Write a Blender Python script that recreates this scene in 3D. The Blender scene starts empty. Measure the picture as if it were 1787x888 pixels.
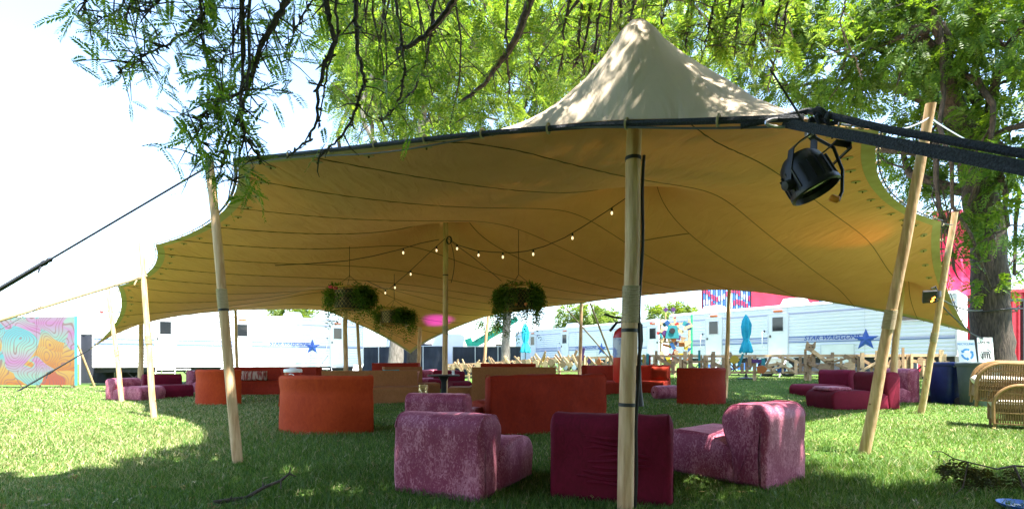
import bpy, bmesh, math, random
import numpy as np
from mathutils import Vector, Matrix, noise

scene = bpy.context.scene
R = math.radians
rng = random.Random(7)
nrng = np.random.default_rng(11)

# ------------------------------------------------------------------ camera
F = 844.0; CX = 893.5; HY = 633.0; CAMH = 1.0     # focal length and horizon measured in photo pixels
cam_d = bpy.data.cameras.new('camera'); cam = bpy.data.objects.new('camera', cam_d)
scene.collection.objects.link(cam); scene.camera = cam
cam.location = (0, 0, CAMH); cam.rotation_euler = (R(90), 0, 0)
cam_d.sensor_width = 36; cam_d.lens = 36 * F / 1787; cam_d.shift_y = (HY - 444) / 1787
cam_d.clip_start = 0.05; cam_d.clip_end = 3000

# ------------------------------------------------------------------ sky, sun, exposure
SUN_EL, SUN_DIR = R(68), (0.72, -0.69)
world = bpy.data.worlds.new('World'); scene.world = world; world.use_nodes = True
wn = world.node_tree; bg = wn.nodes['Background']
sky = wn.nodes.new('ShaderNodeTexSky'); sky.sky_type = 'NISHITA'; sky.sun_disc = False
sky.sun_elevation = SUN_EL; sky.sun_rotation = R(134); sky.air_density = 1.0; sky.dust_density = 1.2; sky.ozone_density = 1.0
wn.links.new(sky.outputs[0], bg.inputs[0]); bg.inputs[1].default_value = 0.145
sd = Vector((math.cos(SUN_EL) * SUN_DIR[0], math.cos(SUN_EL) * SUN_DIR[1], math.sin(SUN_EL))).normalized()
sl = bpy.data.lights.new('sun', 'SUN'); sl.energy = 5.0; sl.angle = R(0.53); sl.color = (1.0, 0.95, 0.86)
so = bpy.data.objects.new('sun', sl); scene.collection.objects.link(so)
so.rotation_euler = (-sd).to_track_quat('-Z', 'Y').to_euler(); so.location = (4, -4, 20)
vs = scene.view_settings
vs.view_transform = 'Standard'; vs.look = 'None'; vs.gamma = 1.0; vs.exposure = 2.42
scene.cycles.max_bounces = 8; scene.cycles.transparent_max_bounces = 6
scene.cycles.diffuse_bounces = 5; scene.cycles.transmission_bounces = 5
scene.cycles.use_denoising = True

# ------------------------------------------------------------------ helpers
col = scene.collection
def smooth(a, b, x):
    t = min(1, max(0, (x - a) / (b - a))); return t * t * (3 - 2 * t)
def gz(x, y):                                    # the lawn rises a little towards the trailers on the right
    return 0.42 * smooth(14.6, 19.0, y + 0.22 * x) * smooth(-4, 5, x)
def G(px, py):                                   # photo pixel of a point on the lawn -> its place
    s = py - HY; return Vector(((px - CX) / s, F / s, 0))
def at(px, py, Y):                               # photo pixel at a known distance -> its place
    return Vector(((px - CX) * Y / F, Y, CAMH + (HY - py) * Y / F))
def tag(o, label=None, cat=None, group=None, kind=None):
    if label: o['label'] = label
    if cat: o['category'] = cat
    if group: o['group'] = group
    if kind: o['kind'] = kind
    return o
def thing(name, label, cat, loc=(0, 0, 0), rz=0, group=None):
    o = bpy.data.objects.new(name, None); col.objects.link(o)
    o.location = loc; o.rotation_euler = (0, 0, rz); o.empty_display_size = 0.1
    return tag(o, label, cat, group)
def link(name, me, mat=None, parent=None, smoothf=False, world=False):
    if mat is not None: me.materials.append(mat)
    o = bpy.data.objects.new(name, me); col.objects.link(o)
    if smoothf: me.shade_smooth()
    if parent is not None:
        if world:
            root = parent; off = Vector(parent.location)
            while root.parent: root = root.parent; off += Vector(root.location)
            me.transform(Matrix.Translation(-off))
        o.parent = parent
    return o
def copy_tree(o, parent=None):
    c = o.copy(); col.objects.link(c); c.parent = parent
    for ch in list(o.children): copy_tree(ch, c)
    return c
def mesh_np(name, V, Fc):
    V = np.asarray(V, dtype=np.float32); Fc = np.asarray(Fc, dtype=np.int32); k = Fc.shape[1]
    me = bpy.data.meshes.new(name); me.vertices.add(len(V)); me.vertices.foreach_set('co', V.ravel())
    me.loops.add(Fc.size); me.loops.foreach_set('vertex_index', Fc.ravel())
    me.polygons.add(len(Fc)); me.polygons.foreach_set('loop_start', np.arange(0, Fc.size, k, dtype=np.int32))
    try: me.polygons.foreach_set('loop_total', np.full(len(Fc), k, dtype=np.int32))
    except Exception: pass
    me.update(calc_edges=True); return me

class MB:
    def __init__(s): s.v = []; s.f = []
    def add(s, vs, fs):
        b = len(s.v); s.v += [tuple(p) for p in vs]; s.f += [tuple(i + b for i in f) for f in fs]; return s
    def box(s, c, d, M=None):
        x, y, z = d[0] / 2, d[1] / 2, d[2] / 2
        P = [Vector((a * x, b * y, e * z)) for a in (-1, 1) for b in (-1, 1) for e in (-1, 1)]
        if M is not None: P = [M @ p for p in P]
        c = Vector(c)
        return s.add([p + c for p in P], [(0, 1, 3, 2), (4, 6, 7, 5), (0, 4, 5, 1), (2, 3, 7, 6), (0, 2, 6, 4), (1, 5, 7, 3)])
    def tube(s, pts, r, n=8, cap=True):
        pts = [Vector(p) for p in pts]; m = len(pts)
        rr = r if isinstance(r, (list, tuple)) else [r] * m
        vs = []; up = None
        for i, p in enumerate(pts):
            t = (pts[min(i + 1, m - 1)] - pts[max(i - 1, 0)])
            t = t.normalized() if t.length > 1e-9 else Vector((0, 0, 1))
            if up is None:
                up = Vector((1, 0, 0)) if abs(t.x) < 0.9 else Vector((0, 1, 0))
            a = (up - t * up.dot(t)); a = a.normalized() if a.length > 1e-6 else t.orthogonal().normalized()
            up = a; b = t.cross(a)
            for k in range(n):
                q = 2 * math.pi * k / n; vs.append(p + (a * math.cos(q) + b * math.sin(q)) * rr[i])
        fs = [(i * n + k, i * n + (k + 1) % n, (i + 1) * n + (k + 1) % n, (i + 1) * n + k) for i in range(m - 1) for k in range(n)]
        if cap: fs += [tuple(range(n - 1, -1, -1)), tuple(range((m - 1) * n, m * n))]
        return s.add(vs, fs)
    def lathe(s, prof, n=20, M=None, c=(0, 0, 0)):
        vs = []; c = Vector(c)
        for r, z in prof:
            for k in range(n):
                q = 2 * math.pi * k / n; p = Vector((r * math.cos(q), r * math.sin(q), z))
                if M is not None: p = M @ p
                vs.append(p + c)
        m = len(prof)
        fs = [(i * n + k, i * n + (k + 1) % n, (i + 1) * n + (k + 1) % n, (i + 1) * n + k) for i in range(m - 1) for k in range(n)]
        fs += [tuple(range(n - 1, -1, -1)), tuple(range((m - 1) * n, m * n))]
        return s.add(vs, fs)
    def prism(s, poly, h, M):                    # polygon in local xy, thickness h along local z
        n = len(poly)
        vs = [M @ Vector((x, y, 0)) for x, y in poly] + [M @ Vector((x, y, h)) for x, y in poly]
        fs = [tuple(range(n - 1, -1, -1)), tuple(range(n, 2 * n))] + [(i, (i + 1) % n, n + (i + 1) % n, n + i) for i in range(n)]
        return s.add(vs, fs)
    def build(s, name, mat=None, parent=None, sm=False, world=False, bevel=0, seg=2):
        me = bpy.data.meshes.new(name); me.from_pydata(s.v, [], s.f); me.update()
        if bevel:
            bm = bmesh.new(); bm.from_mesh(me)
            bmesh.ops.bevel(bm, geom=list(bm.edges), offset=bevel, segments=seg, affect='EDGES', profile=0.5)
            bm.to_mesh(me); bm.free()
        o = link(name, me, mat, parent, sm, world)
        if sm:
            try: me.set_sharp_from_angle(angle=R(40))
            except Exception: pass
        return o

def rotM(rx=0, ry=0, rz=0):
    return (Matrix.Rotation(rz, 3, 'Z') @ Matrix.Rotation(ry, 3, 'Y') @ Matrix.Rotation(rx, 3, 'X'))
def frame_from(zv, xv=None):
    z = Vector(zv).normalized(); x = Vector(xv) if xv is not None else z.orthogonal()
    x = (x - z * x.dot(z)).normalized(); y = z.cross(x)
    return Matrix((x, y, z)).transposed()

# ------------------------------------------------------------------ materials
MATS = {}
def nodes_of(m):
    m.use_nodes = True; nt = m.node_tree; return nt, nt.nodes['Principled BSDF']
def mat(name, c1, c2=None, scale=8.0, rough=0.7, bump=0.0, bscale=None, metal=0, sheen=0, stretch=(1, 1, 1), spec=0.4, contrast=(0.35, 0.65), detail=5, sub=None, emis=None):
    if name in MATS: return MATS[name]
    m = bpy.data.materials.new(name); nt, b = nodes_of(m)
    b.inputs['Base Color'].default_value = (*c1, 1); b.inputs['Roughness'].default_value = rough
    b.inputs['Metallic'].default_value = metal; b.inputs['Specular IOR Level'].default_value = spec
    if sheen:
        b.inputs['Sheen Weight'].default_value = sheen; b.inputs['Sheen Roughness'].default_value = 0.4
        b.inputs['Sheen Tint'].default_value = (*[min(1, x * 2.2 + 0.1) for x in c1], 1)
    if emis: b.inputs['Emission Color'].default_value = (*emis[0], 1); b.inputs['Emission Strength'].default_value = emis[1]
    tc = nt.nodes.new('ShaderNodeTexCoord'); mp = nt.nodes.new('ShaderNodeMapping'); mp.inputs['Scale'].default_value = stretch
    nt.links.new(tc.outputs['Object'], mp.inputs[0])
    if c2 is not None:
        n = nt.nodes.new('ShaderNodeTexNoise'); n.inputs['Scale'].default_value = scale; n.inputs['Detail'].default_value = detail
        nt.links.new(mp.outputs[0], n.inputs['Vector'])
        r = nt.nodes.new('ShaderNodeValToRGB'); r.color_ramp.elements[0].position = contrast[0]; r.color_ramp.elements[1].position = contrast[1]
        r.color_ramp.elements[0].color = (*c1, 1); r.color_ramp.elements[1].color = (*c2, 1)
        nt.links.new(n.outputs[0], r.inputs[0]); nt.links.new(r.outputs[0], b.inputs['Base Color'])
    if bump:
        n2 = nt.nodes.new('ShaderNodeTexNoise'); n2.inputs['Scale'].default_value = bscale or scale * 3; n2.inputs['Detail'].default_value = 6
        nt.links.new(mp.outputs[0], n2.inputs['Vector'])
        bp = nt.nodes.new('ShaderNodeBump'); bp.inputs['Strength'].default_value = bump; bp.inputs['Distance'].default_value = 0.02
        nt.links.new(n2.outputs[0], bp.inputs['Height']); nt.links.new(bp.outputs[0], b.inputs['Normal'])
    MATS[name] = m; return m
def leaf_mat(name, c1, c2, trans=0.45, tcol=None):
    m = bpy.data.materials.new(name); nt, b = nodes_of(m)
    geo = nt.nodes.new('ShaderNodeNewGeometry'); r = nt.nodes.new('ShaderNodeValToRGB')
    r.color_ramp.elements[0].color = (*c1, 1); r.color_ramp.elements[1].color = (*c2, 1)
    nt.links.new(geo.outputs['Random Per Island'], r.inputs[0]); nt.links.new(r.outputs[0], b.inputs['Base Color'])
    b.inputs['Roughness'].default_value = 0.5; b.inputs['Specular IOR Level'].default_value = 0.25
    t = nt.nodes.new('ShaderNodeBsdfTranslucent'); mx = nt.nodes.new('ShaderNodeMixShader'); mx.inputs[0].default_value = trans
    mul = nt.nodes.new('ShaderNodeMix'); mul.data_type = 'RGBA'; mul.blend_type = 'MULTIPLY'; mul.inputs[0].default_value = 1
    nt.links.new(r.outputs[0], mul.inputs[6]); mul.inputs[7].default_value = (*(tcol or (2.6, 2.0, 0.6)), 1)
    nt.links.new(mul.outputs[2], t.inputs[0])
    nt.links.new(b.outputs[0], mx.inputs[1]); nt.links.new(t.outputs[0], mx.inputs[2])
    nt.links.new(mx.outputs[0], nt.nodes['Material Output'].inputs[0]); MATS[name] = m; return m
def velvet(name, dark, light, crush=True, scale=26, sheen=0.6, contrast=(0.46, 0.62), rough=0.55, stretch=(1.4, 1.4, 0.8)):
    m = bpy.data.materials.new(name); nt, b = nodes_of(m); N = nt.nodes; L = nt.links
    tc = N.new('ShaderNodeTexCoord'); mp = N.new('ShaderNodeMapping'); mp.inputs['Scale'].default_value = stretch
    L.new(tc.outputs['Object'], mp.inputs[0])
    n = N.new('ShaderNodeTexNoise'); n.inputs['Scale'].default_value = scale; n.inputs['Detail'].default_value = 7; n.inputs['Roughness'].default_value = 0.62; n.inputs['Distortion'].default_value = 2.2
    L.new(mp.outputs[0], n.inputs['Vector'])
    big = N.new('ShaderNodeTexNoise'); big.inputs['Scale'].default_value = scale * 0.16; big.inputs['Detail'].default_value = 3
    L.new(mp.outputs[0], big.inputs['Vector'])
    ad = N.new('ShaderNodeMath'); ad.operation = 'MULTIPLY_ADD'; ad.inputs[1].default_value = 0.45; L.new(big.outputs[0], ad.inputs[0])
    mu = N.new('ShaderNodeMath'); mu.operation = 'MULTIPLY'; mu.inputs[1].default_value = 0.78; L.new(n.outputs[0], mu.inputs[0]); L.new(mu.outputs[0], ad.inputs[2])
    r = N.new('ShaderNodeValToRGB'); e = r.color_ramp.elements
    e[0].position, e[1].position = contrast; e[0].color = (*dark, 1); e[1].color = (*light, 1)
    L.new(ad.outputs[0], r.inputs[0]); L.new(r.outputs[0], b.inputs['Base Color'])
    b.inputs['Roughness'].default_value = rough; b.inputs['Specular IOR Level'].default_value = 0.25
    b.inputs['Sheen Weight'].default_value = sheen; b.inputs['Sheen Roughness'].default_value = 0.35
    b.inputs['Sheen Tint'].default_value = (*[min(1, x * 1.6 + 0.12) for x in light], 1)
    bp = N.new('ShaderNodeBump'); bp.inputs['Strength'].default_value = 0.35 if crush else 0.15; bp.inputs['Distance'].default_value = 0.01
    L.new(ad.outputs[0], bp.inputs['Height']); L.new(bp.outputs[0], b.inputs['Normal']); MATS[name] = m; return m

wood = mat('pole_wood', (0.46, 0.275, 0.13), (0.70, 0.49, 0.285), scale=5, stretch=(6, 6, 0.6), rough=0.7, bump=0.25, bscale=14)
rope_m = mat('jute_rope', (0.45, 0.36, 0.22), (0.6, 0.5, 0.34), scale=60, rough=0.9, bump=0.5, stretch=(0.4, 0.4, 3))
black_rope = mat('black_rope', (0.012, 0.014, 0.02), (0.04, 0.045, 0.06), scale=120, rough=0.75, bump=0.5, bscale=160)
strap_m = mat('brown_strap', (0.30, 0.22, 0.12), (0.4, 0.3, 0.17), scale=20, rough=0.8)
black = mat('black_metal', (0.012, 0.012, 0.014), (0.022, 0.022, 0.025), scale=9, rough=0.42)
blackp = mat('black_plastic', (0.02, 0.02, 0.022), rough=0.5)
steel = mat('steel', (0.55, 0.55, 0.56), rough=0.3, metal=1)
brass = mat('brass', (0.75, 0.52, 0.16), (0.6, 0.4, 0.1), scale=20, rough=0.32, metal=1)
gold = mat('gold_candle', (0.75, 0.6, 0.3), (0.35, 0.25, 0.1), scale=60, rough=0.3, metal=0.8)
white_paint = mat('white_paint', (0.78, 0.78, 0.78), (0.84, 0.84, 0.84), scale=3, rough=0.45)
glass_dark = mat('tinted_glass', (0.02, 0.024, 0.028), rough=0.08, spec=0.6)
bark = mat('bark', (0.022, 0.016, 0.012), (0.075, 0.055, 0.04), scale=9, stretch=(3, 3, 0.5), rough=0.9, bump=0.9, bscale=16)
bark_grey = mat('bark_grey', (0.10, 0.085, 0.07), (0.24, 0.21, 0.18), scale=9, stretch=(3, 3, 0.5), rough=0.9, bump=0.8, bscale=14)
twig_m = mat('twig', (0.04, 0.03, 0.025), (0.11, 0.085, 0.065), scale=30, rough=0.85, bump=0.5)
lilac = velvet('crushed_lilac_velvet', (0.225, 0.034, 0.074), (0.52, 0.20, 0.26), scale=26, contrast=(0.58, 0.74), sheen=0.5, stretch=(1.5, 1.5, 0.75))
maroon = velvet('maroon_velvet', (0.10, 0.0012, 0.012), (0.17, 0.003, 0.025), crush=False, scale=14, contrast=(0.45, 0.8), sheen=0.04, rough=0.8)
rust = velvet('rust_velvet', (0.32, 0.030, 0.003), (0.44, 0.052, 0.006), crush=False, scale=9, contrast=(0.45, 0.8), sheen=0.05, rough=0.8)
rust_d = velvet('deep_rust_velvet', (0.20, 0.011, 0.0015), (0.29, 0.020, 0.002), crush=False, scale=9, contrast=(0.45, 0.8), sheen=0.04, rough=0.8)
tan = velvet('tan_suede', (0.24, 0.095, 0.03), (0.32, 0.135, 0.048), crush=False, scale=9, contrast=(0.45, 0.8), sheen=0.05, rough=0.8)
teal_c = mat('teal_cloth', (0.01, 0.25, 0.32), (0.02, 0.33, 0.40), scale=20, rough=0.8)

# ================================================================== LAWN
def ground():
    xs = np.concatenate([np.linspace(-400, -40, 10), np.linspace(-38, 38, 96), np.linspace(40, 400, 10)])
    ys = np.concatenate([np.linspace(-200, -12, 8), np.linspace(-10, 42, 80), np.linspace(45, 600, 12)])
    V = [(x, y, gz(x, y)) for y in ys for x in xs]; n = len(xs)
    Fc = [(j * n + i, j * n + i + 1, (j + 1) * n + i + 1, (j + 1) * n + i) for j in range(len(ys) - 1) for i in range(n - 1)]
    m = bpy.data.materials.new('lawn_soil'); nt, b = nodes_of(m); N = nt.nodes; L = nt.links
    tc = N.new('ShaderNodeTexCoord')
    n1 = N.new('ShaderNodeTexNoise'); n1.inputs['Scale'].default_value = 0.7; n1.inputs['Detail'].default_value = 6
    n2 = N.new('ShaderNodeTexNoise'); n2.inputs['Scale'].default_value = 38; n2.inputs['Detail'].default_value = 6
    L.new(tc.outputs['Object'], n1.inputs[0]); L.new(tc.outputs['Object'], n2.inputs[0])
    mx = N.new('ShaderNodeMath'); mx.operation = 'MULTIPLY_ADD'; mx.inputs[1].default_value = 0.4; L.new(n1.outputs[0], mx.inputs[0])
    m2 = N.new('ShaderNodeMath'); m2.operation = 'MULTIPLY'; m2.inputs[1].default_value = 0.6; L.new(n2.outputs[0], m2.inputs[0]); L.new(m2.outputs[0], mx.inputs[2])
    r = N.new('ShaderNodeValToRGB'); e = r.color_ramp.elements; e[0].position = 0.36; e[1].position = 0.64
    e[0].color = (0.026, 0.075, 0.010, 1); e[1].color = (0.12, 0.185, 0.042, 1)
    L.new(mx.outputs[0], r.inputs[0]); L.new(r.outputs[0], b.inputs['Base Color']); b.inputs['Roughness'].default_value = 0.9
    b.inputs['Specular IOR Level'].default_value = 0.1
    bp = N.new('ShaderNodeBump'); bp.inputs['Strength'].default_value = 0.6; bp.inputs['Distance'].default_value = 0.03
    L.new(n2.outputs[0], bp.inputs['Height']); L.new(bp.outputs[0], b.inputs['Normal'])
    o = link('lawn', mesh_np('lawn', V, Fc), m, None, True); tag(o, kind='structure', label='mown green lawn under and around the tent', cat='lawn')
ground()
gz_v = np.vectorize(gz)
def grass():
    Ps = []; Hs = []; Ws = []
    for (y0, y1, dens, h, w) in ((2.9, 4.8, 5200, 0.050, 0.0045), (4.8, 7.5, 2600, 0.046, 0.006), (7.5, 12, 1050, 0.042, 0.009), (12, 20, 330, 0.040, 0.016)):
        n = int(dens * (y1 - y0) * 1.12 * (y0 + y1))
        y = nrng.uniform(y0, y1, n * 1); x = nrng.uniform(-1.12, 1.12, n) * y1; k = np.abs(x) < 1.1 * y + 0.2
        x = x[k]; y = y[k]
        Ps.append(np.stack([x, y, gz_v(x, y)], 1)); m = len(x)
        cl = 0.55 + 0.35 * (np.sin(x * 0.8 + 1.3) * np.sin(y * 0.9 + 0.4 * x) + 0.6) + 0.5 * (np.sin(x * 2.3 + np.sin(y * 1.7) * 2) * np.sin(y * 2.9 + x) * 0.5 + 0.5)
        hh = h * cl * nrng.uniform(0.55, 1.25, m); tall = nrng.random(m) < 0.006; hh[tall] *= 1.9
        Hs.append(hh); Ws.append(np.full(m, w) * nrng.uniform(0.7, 1.3, m))
    # longer unmown tufts round the pole feet and the furniture
    P = np.concatenate(Ps); H = np.concatenate(Hs); W = np.concatenate(Ws); n = len(P)
    a = nrng.uniform(0, 2 * np.pi, n); lean = nrng.normal(0, 0.55, (n, 2)) * H[:, None]
    d = np.stack([np.cos(a), np.sin(a), np.zeros(n)], 1) * W[:, None] * 0.5
    tip = P + np.concatenate([lean, H[:, None]], 1)
    mid = P + np.concatenate([lean * 0.3, (H * 0.55)[:, None]], 1)
    base = P - np.array([0, 0, 0.004])
    V = np.stack([base - d, base + d, mid + d * 0.8, mid - d * 0.8, tip], 1).reshape(-1, 3)
    i = np.arange(n)[:, None] * 5
    T = np.concatenate([i + [0, 1, 2], i + [0, 2, 3], i + [3, 2, 4]], 1).reshape(-1, 3)
    keep = np.sin(P[:, 0] * 0.9 + 2) * np.sin(P[:, 1] * 1.3 + P[:, 0] * 0.5) + 0.5 * np.sin(P[:, 0] * 3.1) * np.sin(P[:, 1] * 2.7)
    dry = (nrng.random(n) < 0.08 + 0.10 * (keep > 0.5) + 0.34 * np.clip((-P[:, 0] - 2.6) / 1.6, 0, 1) + 0.10 * np.clip((P[:, 0] - 3.0) / 1.5, 0, 1))  # dry blades; the extra at left and right puts sunlit paleness into the colour
    gm = leaf_mat('grass_blade', (0.022, 0.088, 0.009), (0.18, 0.28, 0.068), trans=0.30, tcol=(1.5, 1.5, 0.6))
    me = mesh_np('grass', V, T); dm = leaf_mat('dry_sunlit_blade', (0.26, 0.25, 0.10), (0.50, 0.46, 0.27), trans=0.2, tcol=(1.2, 1.1, 0.7))
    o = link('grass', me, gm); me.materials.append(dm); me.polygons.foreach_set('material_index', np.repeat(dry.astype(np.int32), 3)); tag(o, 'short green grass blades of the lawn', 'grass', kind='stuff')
grass()

# ================================================================== STRETCH TENT (equilibrium net)
S = Vector((1.46, 2.42, 2.22)); W = at(157, 609, 17.0); N_ = at(716, 616, 20.6); E = at(1690, 579, 11.0)
P1t, P2t, P3t = at(416, 281, 4.95), at(272, 427, 9.0), at(206, 499, 12.7)
P4t, P5t = at(1532, 226, 4.4), at(1641, 387, 8.2)
sideSW = [(P1t)] + [P2t, P3t]; sideSE = [P4t, P5t]
sideWN = [at(246, 553, 17.6), at(410, 541, 18.6), at(560, 538, 19.3)]
sideEN = [at(1272, 502, 13.6), at(1014, 529, 17.2), at(845, 553, 19.2)]
P0top = at(1113, 36, 3.28)
Dpk, Bpk, Cpk = at(1112, 336, 8.2) + Vector((0, 0, 0.50)), at(778, 404, 10.5) + Vector((0, 0, 0.55)), at(604, 487, 16.3) + Vector((0, 0, 0.55))
peaks = [(P0top, 0.13), (Dpk, 0.30), (Bpk, 0.32), (Cpk, 0.36), (at(733, 568, 19.0), 0.2), (at(1572, 487, 10.6), 0.22)]
NU, NV = 168, 112
SAG = 0.0004                                      # weight of the cloth
def build_tent():
    u = np.linspace(0, 1, NU + 1)[:, None, None]; v = np.linspace(0, 1, NV + 1)[None, :, None]
    A = [np.array(p) for p in (S, W, E, N_)]
    X = (1 - u) * (1 - v) * A[0] + u * (1 - v) * A[1] + (1 - u) * v * A[2] + u * v * A[3]
    X0 = X.copy(); fixed = np.zeros((NU + 1, NV + 1), bool)
    for (i, j, p) in ((0, 0, S), (NU, 0, W), (0, NV, E), (NU, NV, N_)): fixed[i, j] = True; X[i, j] = p
    def near_line(p, sel):
        L = X0[sel]; k = int(np.argmin(((L[:, :2] - np.array(p)[:2]) ** 2).sum(1))); return k
    for p in sideSW: k = near_line(p, (slice(None), 0)); fixed[k, 0] = True; X[k, 0] = p
    for p in sideSE: k = near_line(p, (0, slice(None))); fixed[0, k] = True; X[0, k] = p
    for p in sideWN: k = near_line(p, (NU, slice(None))); fixed[NU, k] = True; X[NU, k] = p
    for p in sideEN: k = near_line(p, (slice(None), NV)); fixed[k, NV] = True; X[k, NV] = p
    for p, rad in peaks:
        pp = np.array(p); d = ((X0[..., :2] - pp[:2]) ** 2).sum(2); i, j = np.unravel_index(np.argmin(d), d.shape)
        i = min(max(i, 3), NU - 3); j = min(max(j, 3), NV - 3)
        R_ = 1 if rad < 0.1 else 2
        du = X0[i + 1, j] - X0[i, j]; dv = X0[i, j + 1] - X0[i, j]; du[2] = dv[2] = 0; du /= np.linalg.norm(du); dv /= np.linalg.norm(dv)
        for a in range(-R_, R_ + 1):
            for b in range(-R_, R_ + 1):
                q = math.hypot(a, b) / R_
                if q > 1.15: continue
                fixed[i + a, j + b] = True
                X[i + a, j + b] = pp + (du * a + dv * b) / R_ * rad + np.array([0, 0, -0.10 * q * q * (0.5 if rad < 0.3 and rad != 0.13 else 1)])
    wh = np.ones((NU, NV + 1)); wv = np.ones((NU + 1, NV))
    wh[:, 0] = 66; wh[:, -1] = 45; wv[0, :] = 100; wv[-1, :] = 45
    wh[:near_line(P1t, (slice(None), 0)), 0] = 210
    diag = np.zeros((NU + 1, NV + 1)); diag[:-1] += wh; diag[1:] += wh; diag[:, :-1] += wv; diag[:, 1:] += wv
    free = ~fixed
    def nb(Y):
        o = np.zeros_like(Y); o[:-1] += wh[..., None] * Y[1:]; o[1:] += wh[..., None] * Y[:-1]
        o[:, :-1] += wv[..., None] * Y[:, 1:]; o[:, 1:] += wv[..., None] * Y[:, :-1]; return o
    fm = free[..., None].astype(float); D = diag[..., None]
    x = X * fm + 0; xf = X * (1 - fm)
    load = np.zeros_like(X); load[1:-1, 1:-1, 2] = -SAG; b = (nb(xf) + load) * fm
    op = lambda y: (D * y - nb(y)) * fm
    r = b - op(x); z = r / D; p = z.copy(); rz = (r * z).sum((0, 1))
    for it in range(900):
        Ap = op(p); al = rz / ((p * Ap).sum((0, 1)) + 1e-30); x = x + al * p; r = r - al * Ap
        if np.abs(r).max() < 1e-5: break
        z = r / D; rn = (r * z).sum((0, 1)); p = z + (rn / (rz + 1e-30)) * p; rz = rn
    return x + xf
TX = build_tent()
dU = np.gradient(TX, axis=0); dV = np.gradient(TX, axis=1); TN = np.cross(dV, dU); TN /= np.linalg.norm(TN, axis=2)[..., None] + 1e-12
if TN[..., 2].mean() < 0: TN = -TN
def tent_z(x, y):
    d = (TX[..., 0] - x) ** 2 + (TX[..., 1] - y) ** 2; i = np.unravel_index(np.argmin(d), d.shape); return float(TX[i][2])

tm = bpy.data.materials.new('tent_canvas'); nt, b_ = nodes_of(tm); N = nt.nodes; L = nt.links
tc = N.new('ShaderNodeTexCoord'); n1 = N.new('ShaderNodeTexNoise'); n1.inputs['Scale'].default_value = 1.3; n1.inputs['Detail'].default_value = 8; n1.inputs['Roughness'].default_value = 0.6
L.new(tc.outputs['Object'], n1.inputs[0])
r_ = N.new('ShaderNodeValToRGB'); r_.color_ramp.elements[0].position = 0.3; r_.color_ramp.elements[1].position = 0.7
r_.color_ramp.elements[0].color = (0.63, 0.52, 0.385, 1); r_.color_ramp.elements[1].color = (0.71, 0.59, 0.45, 1)
L.new(n1.outputs[0], r_.inputs[0]); L.new(r_.outputs[0], b_.inputs['Base Color']); b_.inputs['Roughness'].default_value = 0.85; b_.inputs['Specular IOR Level'].default_value = 0.15
tr = N.new('ShaderNodeBsdfTranslucent'); tr.inputs[0].default_value = (0.80, 0.57, 0.22, 1)
mxs = N.new('ShaderNodeMixShader'); mxs.inputs[0].default_value = 0.14
L.new(b_.outputs[0], mxs.inputs[1]); L.new(tr.outputs[0], mxs.inputs[2]); L.new(mxs.outputs[0], N['Material Output'].inputs[0])
w1 = N.new('ShaderNodeTexNoise'); w1.inputs['Scale'].default_value = 1.6; w1.inputs['Detail'].default_value = 4; w1.inputs['Distortion'].default_value = 0.8
mp = N.new('ShaderNodeMapping'); mp.inputs['Rotation'].default_value = (0, 0, R(40)); mp.inputs['Scale'].default_value = (3.0, 0.8, 1)
L.new(tc.outputs['Object'], mp.inputs[0]); L.new(mp.outputs[0], w1.inputs[0])
bp = N.new('ShaderNodeBump'); bp.inputs['Strength'].default_value = 0.55; bp.inputs['Distance'].default_value = 0.06; L.new(w1.outputs[0], bp.inputs['Height'])
L.new(bp.outputs[0], b_.inputs['Normal']); L.new(bp.outputs[0], tr.inputs['Normal'])
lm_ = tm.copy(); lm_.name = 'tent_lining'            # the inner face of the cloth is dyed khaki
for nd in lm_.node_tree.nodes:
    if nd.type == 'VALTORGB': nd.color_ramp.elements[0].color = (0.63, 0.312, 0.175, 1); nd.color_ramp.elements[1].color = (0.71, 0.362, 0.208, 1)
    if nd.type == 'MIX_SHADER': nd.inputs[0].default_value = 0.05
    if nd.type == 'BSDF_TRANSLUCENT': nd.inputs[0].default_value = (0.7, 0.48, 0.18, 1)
seam_m = mat('seam_thread', (0.10, 0.075, 0.03), rough=0.9)
hem_m = mat('canvas_hem', (0.45, 0.36, 0.21), (0.40, 0.31, 0.17), scale=6, rough=0.85)

tent = thing('stretch_tent', 'huge tan stretch tent with peaked canopy over the lounge furniture', 'tent', (0.8, 3.3, 0))
n1_ = NV + 1
# wrinkles pulled from the near peak towards the corner
WR = TX.copy()
pp = np.array(P0top); dx = TX[..., 0] - pp[0]; dy = TX[..., 1] - pp[1]; rr = np.sqrt(dx ** 2 + dy ** 2); th = np.arctan2(dy, dx)
dirS = math.atan2(S.y - pp[1], S.x - pp[0])
dth = np.angle(np.exp(1j * (th - dirS)))
amp = np.minimum(1, np.arange(NV + 1) / 3.0)[None, :] ** 2 * np.minimum(1, np.arange(NU + 1) / 3.0)[:, None] ** 2 * 0.045 * np.exp(-((rr - 0.8) / 0.5) ** 2) * (0.25 + np.exp(-(dth / 0.9) ** 2))
WR[..., 2] += amp * (np.sin(th * 13 + 1.5 * np.sin(rr * 4)) + 0.5 * np.sin(th * 29 + rr * 3))
Fc = [(i * n1_ + j, (i + 1) * n1_ + j, (i + 1) * n1_ + j + 1, i * n1_ + j + 1) for i in range(NU) for j in range(NV)]
link('canopy', mesh_np('canopy', WR.reshape(-1, 3), Fc), tm, tent, True, True)
link('lining', mesh_np('lining', (WR - TN * 0.004).reshape(-1, 3), Fc), lm_, tent, True, True)
TX = WR
def off(i, j, d): return Vector(TX[i, j] - TN[i, j] * d)
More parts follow.
